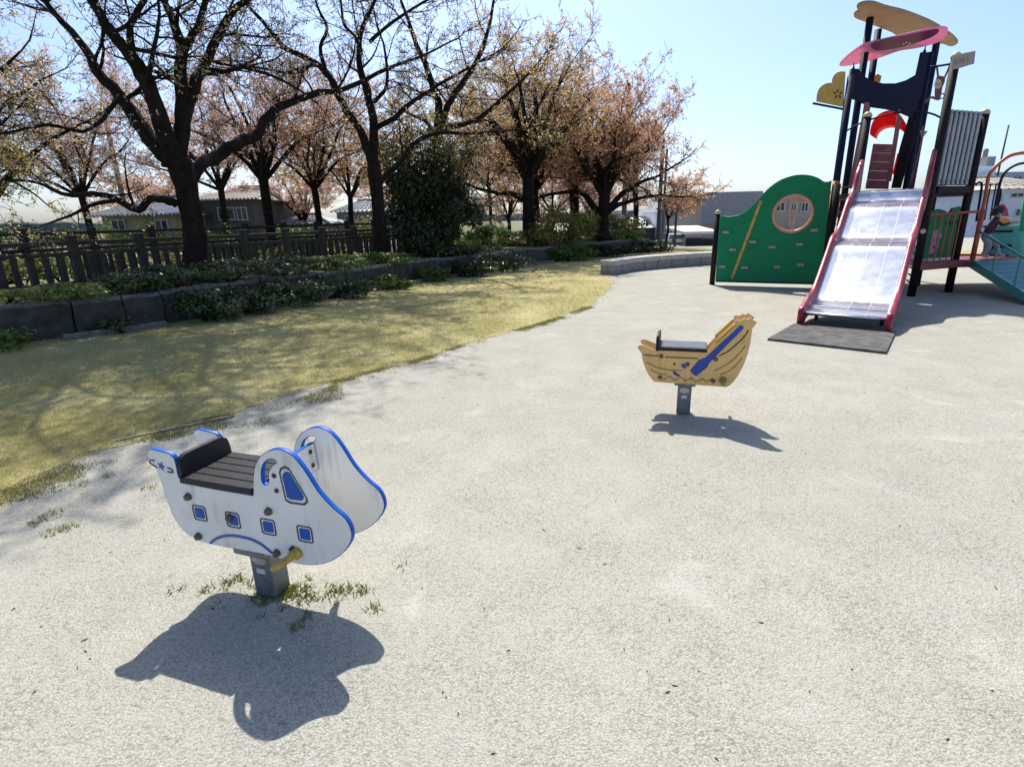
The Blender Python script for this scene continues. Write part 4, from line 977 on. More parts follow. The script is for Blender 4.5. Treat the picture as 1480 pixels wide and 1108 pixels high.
# green climbing wall
wa=gr(1034,406,.09); wb=gr(1184,410,.09); wdv=(wb-wa).normalized(); wn=Vector((-wdv.y,wdv.x,0))
gw_out=[(1034,405),(1041,312),(1056,313),(1072,309),(1088,297),(1100,284),(1112,271),(1130,259),(1150,253),(1168,253),(1182,257),(1192,263),(1202,261),(1199,290),(1191,360),(1183,409)]
ring_c=(1146,309)
M=planeM(wa,wdv,EZ); cxy=to_local(M,on(*ring_c,wa,wn)); rr=to_local(M,on(1176,309,wa,wn))[0]-cxy[0]
circ=lambda r_,n=40:[(cxy[0]+math.cos(2*math.pi*i/n)*r_,cxy[1]+math.sin(2*math.pi*i/n)*r_) for i in range(n)]
lo=[to_local(M,on(x,y,wa,wn)) for x,y in gw_out]
core=lo[2:13]; sc=[(p.x,p.y) for p in smoothpoly([Vector((a,b,0)) for a,b in core],3,False)]
lo=lo[:2]+sc+lo[13:]
gw=panel('climbing_wall',[lo,circ(rr*.95)],.045,M,[green,mat('panel_green_edge',(.02,.30,.17),.4)],ps,.006,1)
# ring + bowed bars
def ringmesh(c,ex,ey,R0,r0,n=36,s=10):
    mb=MB(); pts=[c+ex*math.cos(2*math.pi*i/n)*R0+ey*math.sin(2*math.pi*i/n)*R0 for i in range(n+1)]; mb.tube(pts,r0,s,False); return mb
wc=M@Vector((cxy[0],cxy[1],0))
ringmesh(wc-wn*.02,wdv,EZ,rr*.95,.03).build('window_ring',pinkr,gw,smooth=True)
for sgn in (-1,1):
    mb=MB(); mb.tube([wc-wn*.02+EZ*rr*.93*math.cos(a)+wdv*sgn*(.045*math.sin(a)) for a in [math.pi*i/14 for i in range(15)]],.011,8); mb.build('window_bar',pinkr,gw,smooth=True)
# yellow strip and holds
fr=-wn*.026
a=on(1100,290,wa+fr,wn); b=on(1058,402,wa+fr,wn); mb=MB(); mb.bar(a,b,.055,.02,0,-wn); ys=mb.build('yellow_strip',yelw,gw,bevel=.008)
for i in range(7):
    p=a.lerp(b,.04+.92*i/6)-wn*.012; mb=MB(); mb.lathe(p,[(.011,0),(.011,.006),(.006,.008)],8,-wn); mb.build('bolt',boltm,ys)
def c6(x,y): return (1020+x/5.83,240+y/5.83)
holdm=mat('hold_grey',(.42,.36,.33),.6); holdr=mat('hold_red',(.35,.12,.10),.6)
for x,y in ((170,556),(228,703),(138,845),(397,638),(330,855),(562,682),(601,850),(790,658),(797,832),(915,540)):
    p=on(*c6(x,y),wa+fr,wn); mb=MB(); mb.frame_box(p-wn*.02,wdv*.062,wn*.022,EZ*.025); h=mb.build('hold',holdm,gw,bevel=.012)
    for dx in (-.035,0,.035):
        mb=MB(); mb.frame_box(p-wn*.043+wdv*dx+EZ*.004,wdv*.012,wn*.002,EZ*.007); mb.build('grip',holdr,gw)
wl=gr(1029,411); post(wl,1.42,pdark,True,.055)
wb_=wb+wdv*.06; post(wb_,1.9,pdark,False,.07)
mb=MB(); mb.bar(wa+EZ*0+wn*.05,wb+wn*.05,.04,.05); mb.build('wall_beam',pdark,ps)
# net rods and amber tube between wall and slide
for i in range(7):
    z=.55+i*.22; mb=MB(); mb.tube([V2(PR5,z),V2(PR5.lerp(PL,.5),z-.04),V2(PL,z)],.011,6); mb.build('net_rod',pdark,ps,smooth=True)
mb=MB(); p0=aty(1190,372,10.7); p1=aty(1198,320,10.7); p2=aty(1208,262,10.7); mb.tube([p0,p1,p2],.05,10); mb.build('amber_tube',amber,ps,smooth=True)
mb=MB(); p0=aty(1204,330,10.9); p2=aty(1212,285,10.9); mb.tube([p0,p2],.035,8); mb.build('amber_tube',amber,ps,smooth=True)
# concave navy parapet
pn=(V2(tC,0)-V2(tA,0)).normalized(); pc=V2(PR5,0)
pxpanel('parapet_panel',[[(1229,100),(1240,100),(1247,110),(1258,117),(1275,121),(1293,121),(1310,116),(1324,108),(1331,76),(1342,76),(1330,140),(1317,170),(1300,163),(1280,158),(1258,155),(1240,146),(1225,141)]],V2(tA,0)-Vector((-pn.y,pn.x,0))*.1,pn,EZ,.05,navy,ps)
for px,py in ((1233,101),(1336,76)):
    p=on(px,py,V2(tA,0),Vector((-pn.y,pn.x,0))); mb=MB(); mb.lathe(p,[(.02,0),(.03,.02),(.012,.05),(.008,.11)],8); mb.build('finial',navy,ps)
# dark side boards of the tower
for pa,pb in ((((1316,160),(1331,110),(1322,200),(1302,272),(1288,272),(1300,215)),.35),):
    pxpanel('side_board',[list(pa)],V2(tC,0)-Vv*.15,Uv,EZ,.05,pdark,ps)
# cloud panel with blossom mark
cloudm=mat('cloud_yellow',(.50,.31,.06),.5); darkred=mat('mark_red',(.14,.02,.02),.5)
cp=V2(PR5,0)-Vv*.02
cl=pxpanel('cloud_panel',[[(1222,104),(1216,103.4),(1210,105),(1205.5,109),(1203,114),(1202.3,120),(1197,120),(1191,122),(1186,126),(1182.5,131),(1180.5,138),(1180,147),(1219,155)]],cp,Uv,EZ,.04,cloudm,ps)
cf=cp-Vv*.024
for i in range(5):
    a=R_(90+72*i); x,y=1211+math.cos(a)*4.6,136-math.sin(a)*4.6
    pts=[(x+math.cos(a)*2.6*math.cos(t)-math.sin(a)*1.5*math.sin(t),y-(math.sin(a)*2.6*math.cos(t)+math.cos(a)*1.5*math.sin(t))) for t in [6.283*k/8 for k in range(8)]]
    pxpanel('petal_mark',[pts],cf,Uv,EZ,.006,darkred,cl,0,.001)
mb=MB(); mb.bar(on(1175,149.5,cp,Vv),on(1222,158.5,cp,Vv),.04,.035); mb.build('cloud_rail',navy,ps)
pxpanel('cloud_panel',[[(1258,118),(1262,111),(1269,107),(1274,110),(1272,119)]],V2(tB,0),Uv,EZ,.04,cloudm,ps)
# roof petals (two thick crossing boards)
tan=mat('petal_tan',(.40,.31,.19),.5,0,.12,3); pink=mat('petal_pink',(.80,.36,.52),.4,0,.06,3); mag=mat('petal_shadow_magenta',(.30,.02,.20),.4)
def translucent(m_,f):
    nt=m_.node_tree; p=nt.nodes['Principled BSDF']; out=nt.nodes['Material Output']; src=p.inputs['Base Color'].links[0].from_socket
    t_=nt.nodes.new('ShaderNodeBsdfTranslucent'); nt.links.new(src,t_.inputs[0]); x=nt.nodes.new('ShaderNodeMixShader'); x.inputs[0].default_value=f
    nt.links.new(p.outputs[0],x.inputs[1]); nt.links.new(t_.outputs[0],x.inputs[2]); nt.links.new(x.outputs[0],out.inputs[0])
for q in (pink,mag,tan,redp): translucent(q,.5)
def roof(name,px,z,m_,th=.05,tilt=(0,0)):
    o=gr(px[0][0],px[0][1],z); return pxpanel(name,[px],o,Vector((1,0,tilt[0])),Vector((0,1,tilt[1])),th,m_,ps,3,.012)
r1=roof('roof_petal',[(1239,16),(1234,20),(1237,25),(1250,30),(1270,38),(1290,46),(1310,58),(1340,60),(1362,62),(1374,66),(1384,62),(1383,57),(1372,47),(1350,33),(1330,24),(1305,15),(1280,9),(1262,3),(1245,4),(1238,9),(1242,14)],4.8,tan)
r2=roof('roof_petal',[(1213,93),(1222,83),(1236,72),(1250,64),(1275,58),(1310,50),(1345,42),(1365,40),(1370,45),(1360,58),(1330,67),(1300,72),(1272,82),(1240,91),(1222,94)],4.22,pink)
mo=gr(1300,62,4.22-.028)
pxpanel('petal_shadow',[[(1258,65),(1270,60),(1300,53),(1340,44.5),(1357,43),(1350,52),(1325,62),(1295,70),(1272,73),(1262,71)]],mo,Vector((1,0,0)),Vector((0,1,0)),.006,mag,r2,3,.001)  # darker shadow area under the pink petal, painted on as a magenta sheet
for x,y in ((1306,64),(1310,61.5),(1312,66),(1315,63)):
    pxpanel('petal_mark',[[(x-1.6,y),(x,y-1.1),(x+1.6,y),(x,y+1.1)]],gr(x,y,4.22-.033),Vector((1,0,0)),Vector((0,1,0)),.004,mat('mark_white',(.75,.65,.7),.5),r2,0,.0005)
# maroon boards inside
mo=V2(PR5,0)+Vv*.25
for i in range(5):
    y0=208+i*13; xa=1262-i*2.3; xb=1291-i*1.4
    pxpanel('plank',[[(xa,y0),(xb,y0+.8),(xb-1.4,y0+13.5),(xa-2.3,y0+12.8)]],V2(PR4,0)+Vv*.3,Uv,EZ,.04,maroon,ps)
pxpanel('inclined_board',[[(1250,148),(1257,149),(1241,275),(1226,272)]],V2(PR5,0)+Uv*.3+Vv*.1,Uv,EZ,.06,maroon,ps)
pxpanel('inclined_board',[[(1297,165),(1303,168),(1288,262),(1281,262)]],V2(PR4,0)+Vv*.1,Uv,EZ,.06,maroon,ps)
# red hood
hp=V2(PR4,0)+Vv*1.1+Uv*.4; outer=[];inner=[]
for i in range(19):
    a=math.pi*(1-i/18); outer.append((1286+math.cos(a)*27,196-math.sin(a)*34)); inner.append((1288+math.cos(a)*22,200-math.sin(a)*17))
pxpanel('tunnel_hood',[outer+inner[::-1]],hp,Uv,EZ,.5,redp,ps,0,.02)
pxpanel('red_panel',[[(1297,222),(1304,220),(1302,250),(1293,256),(1290,250)]],hp,Uv,EZ,.06,redp,ps)
# hoop handrail and grab bars
mb=MB(); hn=(PR-PR5).normalized(); hpn=Vector((-hn.y,hn.x,0)); pts=[on(x,y,PL,Vv) for x,y in ((1224,189),(1240,180),(1258,173),(1290,164),(1320,161),(1345,164),(1362,172),(1368,180))]; mb.tube(smoothpoly(pts,3,False),.014,8); mb.build('hoop_rail',pdark,ps,smooth=True)
for pts in ([(1300,158),(1293,205),(1285,216),(1281,218)],[(1334,182),(1333,195),(1331,206),(1316,270)],[(1245,215),(1236,262)]):
    mb=MB(); mb.tube(smoothpoly([on(x,y,PL+Vv*.2,Vv) for x,y in pts],3,False),.012,6); mb.build('grab_bar',maroon,ps,smooth=True)
pxpanel('pennant',[[(1330,189),(1341,189.5),(1332,202)]],V2(tC,0)+Vv*.4,Uv,EZ,.02,mat('pennant_green',(.30,.42,.24),.5),ps)
# corrugated panel between the two right posts
pd=(PR2-PR).normalized(); pnn=Vector((-pd.y,pd.x,0)); Lp=(PR2-PR).length-.16
cg=mat('slat_grey',(.36,.37,.385),.45,.3,.15,6)
mb=MB(); mb.frame_box((PR+PR2)/2+EZ*2.35+pnn*.03,pd*Lp/2,pnn*.006,EZ*.56); mb.build('panel_back',navy,ps)
for i in range(7):
    c=PR+pd*(.08+Lp*(i+.5)/7); mb=MB()
    for z in (1.80,2.91):
        for k in range(7):
            a=math.pi*k/6; q=c+pd*(-math.cos(a)*Lp/7*.25)-pnn*math.sin(a)*.035+EZ*z; mb.v.append(tuple(q))
    for k in range(6): mb.f.append((k,k+1,k+8,k+7)); mb.m.append(0)
    mb.f.append((7,8,9,10,11,12,13)); mb.m.append(0)
    o=mb.build('slat',cg,ps)
    for z in (1.86,2.86):
        mb=MB(); mb.lathe(c-pnn*.035+EZ*z,[(.014,0),(.012,.006)],8,-pnn); mb.build('bolt',boltm,o)
mb=MB(); mb.frame_box((PR+PR2)/2+EZ*1.725,pd*Lp/2,pnn*.06,EZ*.055); mb.build('panel_beam',pdark,ps)
# sign board and monkey
sg=mat('sign_stone',(.36,.29,.25),.7,0,.15,20,.3,50); so_=PR-Vv*.09
sgn_=pxpanel('sign_board',[[(1376,84),(1380,80),(1410,74),(1408,92),(1378,101),(1375,98)]],so_,Uv,EZ,.05,[sg,mat('sign_edge',(.22,.27,.32),.6)],ps,0,.005,1)
for i in range(4):
    x=1382+i*5.4; y=91-i*1.6
    for (ax,ay,bx,by) in (((-1.5,-2.8,1.5,-3.2),(0,-4,-.4,2.6),(-1.8,1,1.6,.6)),((-1.4,-3,-1.2,2.4),(1.3,-3.4,1.2,1.8)),((-1.6,-2,1.6,-2.6),(-.4,-3.6,1.2,2),(1,-1,-1.4,2.4)),((-1.2,-3,1.4,-3.4),(-1.6,-.6,1.6,-1),(-1.2,2,1.4,1.6)))[i]:
        p=on(x+ax,y+ay,so_-Vv*.026,Vv); q=on(x+bx,y+by,so_-Vv*.026,Vv); mb=MB(); mb.bar(p,q,.012,.006,0,-Vv); mb.build('lettering',mat('letter_brown',(.26,.20,.17),.8),sgn_)
mk=mat('monkey_brown',(.20,.075,.045),.55); face=mat('monkey_face',(.62,.50,.38),.55); mo=PR-Uv*.3+Vv*.12
def mtube(name,pts,r_,m_,par=None):
    mb=MB(); mb.tube(smoothpoly([on(x,y,mo,Vv) for x,y in pts],3,False),r_,8); return mb.build(name,m_,par or ps,smooth=True)
mtube('monkey_bar',[(1344,97),(1360,95),(1378,92)],.016,navy)
mkb=pxpanel('monkey_figure',[[(1353,113),(1358,110),(1364,111),(1366,116),(1364,122),(1362,127),(1359,143),(1355,145),(1351,143),(1351,128),(1352,122)]],mo,Uv,EZ,.03,mk,ps,2)
pxpanel('monkey_face',[[(1351,120),(1352,116),(1356,114.5),(1360,116),(1361,120),(1360,126),(1356,128.5),(1352,128),(1350,124)]],mo-Vv*.018,Uv,EZ,.01,face,mkb,2,.002)
for x in (1354,1357.5): pxpanel('eye',[[(x-.6,120),(x+.6,120),(x+.6,123),(x-.6,123)]],mo-Vv*.026,Uv,EZ,.006,ink,mkb,0,.001)
mtube('monkey_arm',[(1356,113),(1355,104),(1354,95)],.014,mk,mkb); mtube('monkey_arm',[(1364,115),(1369,104),(1374,92)],.014,mk,mkb)
mtube('monkey_leg',[(1353,143),(1345,141),(1337,149)],.018,mk,mkb); mtube('monkey_tail',[(1358,143),(1363,142),(1365,138),(1362,135),(1359,138)],.008,mk,mkb)
# rungs left of the right post
for i in range(11):
    z=.18+i*.125; mb=MB(); mb.tube([V2(PR,z),V2(PR+Vv*.75-Uv*.12,z)],.014,6); mb.build('rung',pdark,ps)
# lower deck, rail and green animal panel
ld=mat('deck_red',(.26,.05,.045),.5,0,.2,10)
P3=PR2+dvec(-15,.26)
mb=MB(); mb.bar(V2(PR,.50)-pnn*.02,V2(PR2,.50)-pnn*.02,.1,.13); mb.bar(V2(PR2,.50)-pnn*.024,V2(P3,.50),.1,.128); mb.build('deck_beam',ld,ps,bevel=.01)
mb=MB(); q=[PR,P3,P3+dvec(-8,1.2),P3+dvec(-8,1.2)+dvec(82,1.6),PR3+dvec(100,.5)]
mb.poly([V2(p,.545) for p in q]); mb.poly([V2(p,.46) for p in q][::-1]); 
for i in range(5): mb.quad(V2(q[i],.46),V2(q[(i+1)%5],.46),V2(q[(i+1)%5],.545),V2(q[i],.545))
mb.build('lower_deck',ld,ps)
mb=MB(); mb.tube([V2(PR,1.33)-pnn*.05,V2(PR2,1.36)-pnn*.05,V2(P3,1.36)],.022,8); mb.build('hand_rail',orange,ps,smooth=True)
for i in range(1,6):
    c=PR+pd*(1.0*i/6)-pnn*.05; mb=MB(); mb.tube([V2(c,.58),V2(c,1.33)],.011,6); mb.build('rail_bar',orange,ps)
mb=MB(); mb.tube([V2(P3,.46),V2(P3,1.4)],.04,10); mb.build('rail_post',orange,ps,smooth=True)
gp=PR+pnn*.22
gpn=pxpanel('animal_panel',[[(1339,315),(1345,305),(1356,302),(1366,305),(1370,310),(1376,301),(1386,298),(1392,304),(1394,312),(1382,371),(1332,374)]],gp,pd,EZ,.04,green,ps,0)
pk=mat('animal_pink',(.50,.22,.30),.5)
pxpanel('animal_face',[[(1347,338),(1351,333),(1356,332),(1360,336),(1361,342),(1357,346),(1356,356),(1350,364),(1343,367),(1342,358),(1345,346)]],gp-pnn*.024,pd,EZ,.01,pk,gpn,2,.002)
for x,y in ((1349,347),(1354,346)): pxpanel('eye',[[(x-.6,y-1),(x+.6,y-1),(x+.6,y+1.4),(x-.6,y+1.4)]],gp-pnn*.032,pd,EZ,.006,ink,gpn,0,.001)
pxpanel('mouth',[[(1348,355),(1351,357),(1354,354),(1352,359),(1349,359)]],gp-pnn*.032,pd,EZ,.006,darkred,gpn,0,.001)
for i in range(4):
    x=1368+i*5.2; y=322.5-i*.5
    for (ax,ay,bx,by) in (((-1.8,-1.5,1.6,-1.8),(-.2,-2.6,-.4,2.6),(-1.6,1.6,1.6,1.4)),((-1.5,-2.2,-1.2,2),(-1.2,0,1.6,-.3),(1.2,-2,1.4,2.2)),((-1.4,-1.6,1.2,2.2),(1.4,-2,-1.4,1.6)),((-1.6,-2,1.4,-2.2),(-1.5,0,1.5,-.2),(-1.6,2,1.6,1.8),(0,-2.4,0,2.2)))[i]:
        p=on(x+ax,y+ay,gp-pnn*.024,pnn); q=on(x+bx,y+by,gp-pnn*.024,pnn); mb=MB(); mb.bar(p,q,.012,.005,0,-pnn); mb.build('lettering',mat('letter_dark',(.01,.02,.015),.6),gpn)
mb=MB(); p=hat(1336,334,PR); mb.lathe(V2(PR,p)-Vv*.062,[(.04,0),(.038,.004)],16,-Vv); mb.build('round_sticker',mat('sticker_pale',(.6,.5,.48),.5),ps)
# climbing net behind the deck rail
for i in range(4):
    z=1.42+.08*i; mb=MB(); mb.tube([V2(PR+pnn*.7,z),V2(PR+pnn*.7+pd*.42,z)],.011,6); mb.build('net_rod',pdark,ps)
for i in range(5):
    c=PR+pnn*.7+pd*(.42*i/4); mb=MB(); mb.tube([V2(c,1.36),V2(c,1.72)],.011,6); mb.build('net_rod',pdark,ps)
c=PR+pnn*.75+pd*.62; mb=MB(); mb.tube([V2(c,.56),V2(c,1.72)],.05,10); mb.build('inner_post',ld,ps)
# teal ramp
rs=[V2(P3,.55),V2(P3+dvec(-8,1.15),.55)]; rdir=dvec(-100,1.)
RL=1.75; re=[p+rdir*RL-EZ*.47 for p in rs]
rm=thing('climbing_ramp','teal plank ramp with side rails leading up to the deck at the right edge','ramp',(P3.x+1,P3.y,0))
npk=9
for i in range(npk):
    a0=rs[0].lerp(re[0],(i+.04)/npk); a1=rs[0].lerp(re[0],(i+.96)/npk); b0=rs[1].lerp(re[1],(i+.04)/npk); b1=rs[1].lerp(re[1],(i+.96)/npk)
    mb=MB(); n_=EZ*.03
    mb.v+=[tuple(x) for x in (a0,a1,b1,b0,a0-n_,a1-n_,b1-n_,b0-n_)]
    for q in ((0,1,2,3),(7,6,5,4),(0,4,5,1),(1,5,6,2),(2,6,7,3),(3,7,4,0)): mb.f.append(q); mb.m.append(0)
    mb.build('plank',teal_d,rm)
for a,b in zip(rs,re):
    mb=MB(); mb.bar(a-EZ*.05,b-EZ*.05,.05,.14); mb.build('stringer',teal,rm,bevel=.008)
    mb=MB(); mb.tube(smoothpoly([a+EZ*.0,a+EZ*.42,a+rdir*.12+EZ*.46,b+EZ*.44],3,False),.02,8); mb.build('hand_rail',teal,rm,smooth=True)
    for t_ in (.33,.66,1.): 
        p=a.lerp(b,t_); mb=MB(); mb.tube([p,p+EZ*.44],.015,8); mb.build('rail_post',teal,rm)
    mb=MB(); mb.tube([V2(b,-.05),b],.03,8); mb.build('foot_post',teal,rm)
# teal back panel, arches and coloured boards of the far deck
bpn=P3+dvec(62,1.2)
tp=thing('activity_panel','teal slotted activity panel behind the child on the deck','play panel',(bpn.x,bpn.y,.5))
pxpanel('board',[[(1419,385),(1422,352),(1430,330),(1440,326),(1472,330),(1478,385)]],bpn,dvec(-20),EZ,.05,teal,tp)
for pts in ([(1438,333),(1464,332.5),(1464,336),(1438,336)],[(1424,356),(1462,353),(1462,357),(1424,361)]):
    pxpanel('slot_board',[pts],bpn-dvec(70)*.04,dvec(-20),EZ,.03,pdark,tp)
mb=MB(); mb.frame_box(V2(bpn,.52)+dvec(-20,.35),dvec(-20,.45),dvec(70,.03),EZ*.06); mb.build('foot_board',ld,tp)
ar=thing('arch_rail','red orange arched hand rail with a navy arch beside it at the right edge','hand rail',(PR2.x+.5,PR2.y+.4,.5))
def arch(name,pts,y_,r_,m_):
    mb=MB(); mb.tube(smoothpoly([aty(x,yy,y_) for x,yy in pts],4,False),r_,9); mb.build(name,m_,ar,smooth=True)
arch('red_arch',[(1404,380),(1409,352),(1416,320),(1424,285),(1429,255),(1440,240),(1458,226),(1480,221),(1500,222),(1520,232)],9.95,.028,orange)
arch('navy_arch',[(1437,306),(1443,275),(1449,255),(1460,243),(1478,236),(1500,238),(1520,250)],10.4,.022,navy)
arch('grab_rail',[(1410,266),(1416,264),(1419,268),(1416,290),(1411,320)],10.3,.02,navy)
arch('grab_rail',[(1437,312),(1444,290),(1446,275),(1443,272)],10.6,.02,navy)
for x in (1424,1432): arch('rail_bar',[(x+8,266),(x+3,292),(x-1,318)],10.5,.012,navy)
arch('rail_bar',[(1410,268),(1428,267),(1446,266)],10.5,.012,navy)
# far play boards
fb=thing('play_house','small play house with red dome and orange fan board behind the deck','play house',tuple(aty(1452,350,13.0)*Vector((1,1,0)) if False else (aty(1452,350,13.).x,13.,0)))
bz=Vector((fb.location.x,13.,0))
pxpanel('red_dome',[[(1438,312),(1439,300),(1443,295),(1450,295),(1455,302),(1457,313)]],bz,(1,-.3,0),EZ,.12,mat('dome_red',(.42,.03,.05),.4),fb,0,.02)
pxpanel('orange_fan',[[(1437,326),(1437,314),(1445,314),(1456,316),(1466,325)]],bz-Vector((0,.12,0)),(1,-.3,0),EZ,.05,amber,fb)
pxpanel('base_wall',[[(1436,326),(1482,326),(1482,372),(1436,372)]],bz,(1,-.3,0),EZ,.1,teal,fb)
pxpanel('green_post',[[(1474,335),(1478,290),(1481,290),(1479,335)]],bz-Vector((0,.4,0)),(1,-.3,0),EZ,.06,green,fb)
for x in (1440,1476):
    p=on(x,350,bz,Vector((.3,1,0))); mb=MB(); mb.tube([V2(p,-.05),V2(p,.5)],.05,8); mb.build('leg',pdark,fb)

# ================================================================== CHILD
def child():
    root=thing('person','small child with dark hair, plaid shirt and grey trousers climbing on the deck','person',(8.50,9.98,.56))
    o=Vector((8.50,9.98,.56)); X=dvec(-30,1.); Yv=dvec(60,1.)
    def P(x,y,z): return o+X*x+Yv*y+EZ*z
    J={'pel':(P(0,0,.40),.085),'sp':(P(.03,0,.50),.08),'ch':(P(.07,0,.61),.09),'nk':(P(.09,0,.70),.036),'hd':(P(.10,0,.77),.075),'ht':(P(.10,0,.85),.06),
       'lh':(P(-.01,.07,.36),.07),'lk':(P(.16,.07,.28),.05),'la':(P(.24,.07,.06),.034),'lt':(P(.33,.06,.03),.03),
       'rh':(P(-.02,-.07,.36),.07),'rk':(P(.06,-.08,.20),.05),'ra':(P(-.02,-.08,.05),.034),'rt':(P(.09,-.08,.03),.03),
       'ls':(P(.08,.11,.64),.042),'le':(P(.22,.13,.56),.03),'lw':(P(.34,.12,.60),.022),'lm':(P(.39,.12,.61),.024),
       'rs':(P(.07,-.11,.64),.042),'re':(P(-.02,-.15,.53),.03),'rw':(P(-.12,-.17,.55),.022),'rm':(P(-.17,-.17,.57),.024)}
    E=[('pel','sp'),('sp','ch'),('ch','nk'),('nk','hd'),('hd','ht'),('pel','lh'),('lh','lk'),('lk','la'),('la','lt'),('pel','rh'),('rh','rk'),('rk','ra'),('ra','rt'),('ch','ls'),('ls','le'),('le','lw'),('lw','lm'),('ch','rs'),('rs','re'),('re','rw'),('rw','rm')]
    for hnd,sg in (('lm',1),('rm',-1)):
        for f in range(5):
            k=f'{hnd}{f}'; b=J[hnd][0]; dd=X*sg
            tip=b+dd*(.035 if f<4 else .015)+EZ*((f-1.5)*.012 if f<4 else .03)-EZ*.01; J[k]=(tip,.006); E.append((hnd,k))
    ks=list(J); me=bpy.data.meshes.new('body'); me.from_pydata([J[k][0] for k in ks],[(ks.index(a),ks.index(b)) for a,b in E],[])
    ob=bpy.data.objects.new('body',me); COL.objects.link(ob)
    sk_=ob.modifiers.new('s','SKIN'); 
    for i,k in enumerate(ks): me.skin_vertices[0].data[i].radius=(J[k][1],)*2; me.skin_vertices[0].data[i].use_root=(k=='pel')
    sb=ob.modifiers.new('u','SUBSURF'); sb.levels=2; sb.render_levels=2
    dg=bpy.context.evaluated_depsgraph_get(); dg.update(); nm=bpy.data.meshes.new_from_object(ob.evaluated_get(dg)); bpy.data.objects.remove(ob)
    skin=mat('skin',(.42,.24,.17),.55); 
    shirt=mat('shirt_plaid',(.13,.012,.022),.85,0,.3,22,0,60,col2=(.025,.022,.06)); trousers=mat('trousers_grey',(.30,.30,.32),.9,0,.2,14); shoe=mat('shoe_pale',(.45,.43,.42),.7)
    nm.materials.clear()
    for q in (skin,shirt,trousers,shoe): nm.materials.append(q)
    for pl in nm.polygons:
        c=pl.center-o; x,z=c.dot(X),c.z
        yy=c.dot(Yv)
        if z>.70: k=0
        elif (x>.30 and z>.5) or (x<-.09 and z>.48): k=0
        elif z>.42 or (z>.38 and x<-.02): k=1
        elif z>.06: k=2
        else: k=3
        pl.material_index=k; pl.use_smooth=True
    nm.name='body'; b=link('body',nm,root)
    # face points right/forward (X); hair cap
    hm=MB(); hair=mat('hair_black',(.012,.010,.010),.6,0,.4,60,.4,120); c=P(.09,0,.79); n0=0; rows_=9; cols_=16
    for i in range(rows_+1):
        th=math.pi*.62*i/rows_
        for j in range(cols_):
            a=2*math.pi*j/cols_; d=X*math.cos(a)*math.sin(th)+Yv*math.sin(a)*math.sin(th)+EZ*math.cos(th)
            back=max(0,-math.cos(a)); r_=.098+.012*back+.006*math.sin(j*5+i*3)
            if math.cos(a)>.55 and th>1.25: r_=.082
            hm.v.append(tuple(c+d*r_-EZ*(.035*back*(i/rows_))))
    for i in range(rows_):
        for j in range(cols_): hm.f.append((i*cols_+j,i*cols_+(j+1)%cols_,(i+1)*cols_+(j+1)%cols_,(i+1)*cols_+j)); hm.m.append(0)
    hm.build('hair',hair,root,smooth=True)
    fm=MB(); 
    for s in (-1,1): fm.lathe(c+X*.078+Yv*s*.03-EZ*.015,[(.008,0),(.005,.006)],8,X)
    fm.build('eyes',ink,root)
    fm=MB(); fm.lathe(c+X*.078-EZ*.035,[(.012,0),(.006,.016)],8,X); fm.lathe(c+X*.06-EZ*.035+Yv*.07,[(.02,0),(.012,.01)],8,Yv); fm.lathe(c+X*.0-EZ*.03-Yv*.085,[(.02,0),(.012,.012)],8,-Yv); fm.build('nose_and_ears',skin,root,smooth=True)
    fm=MB(); fm.frame_box(c+X*.078-EZ*.06,X*.003,Yv*.018,EZ*.004); fm.build('mouth',mat('lips',(.35,.12,.10),.5),root)
child()

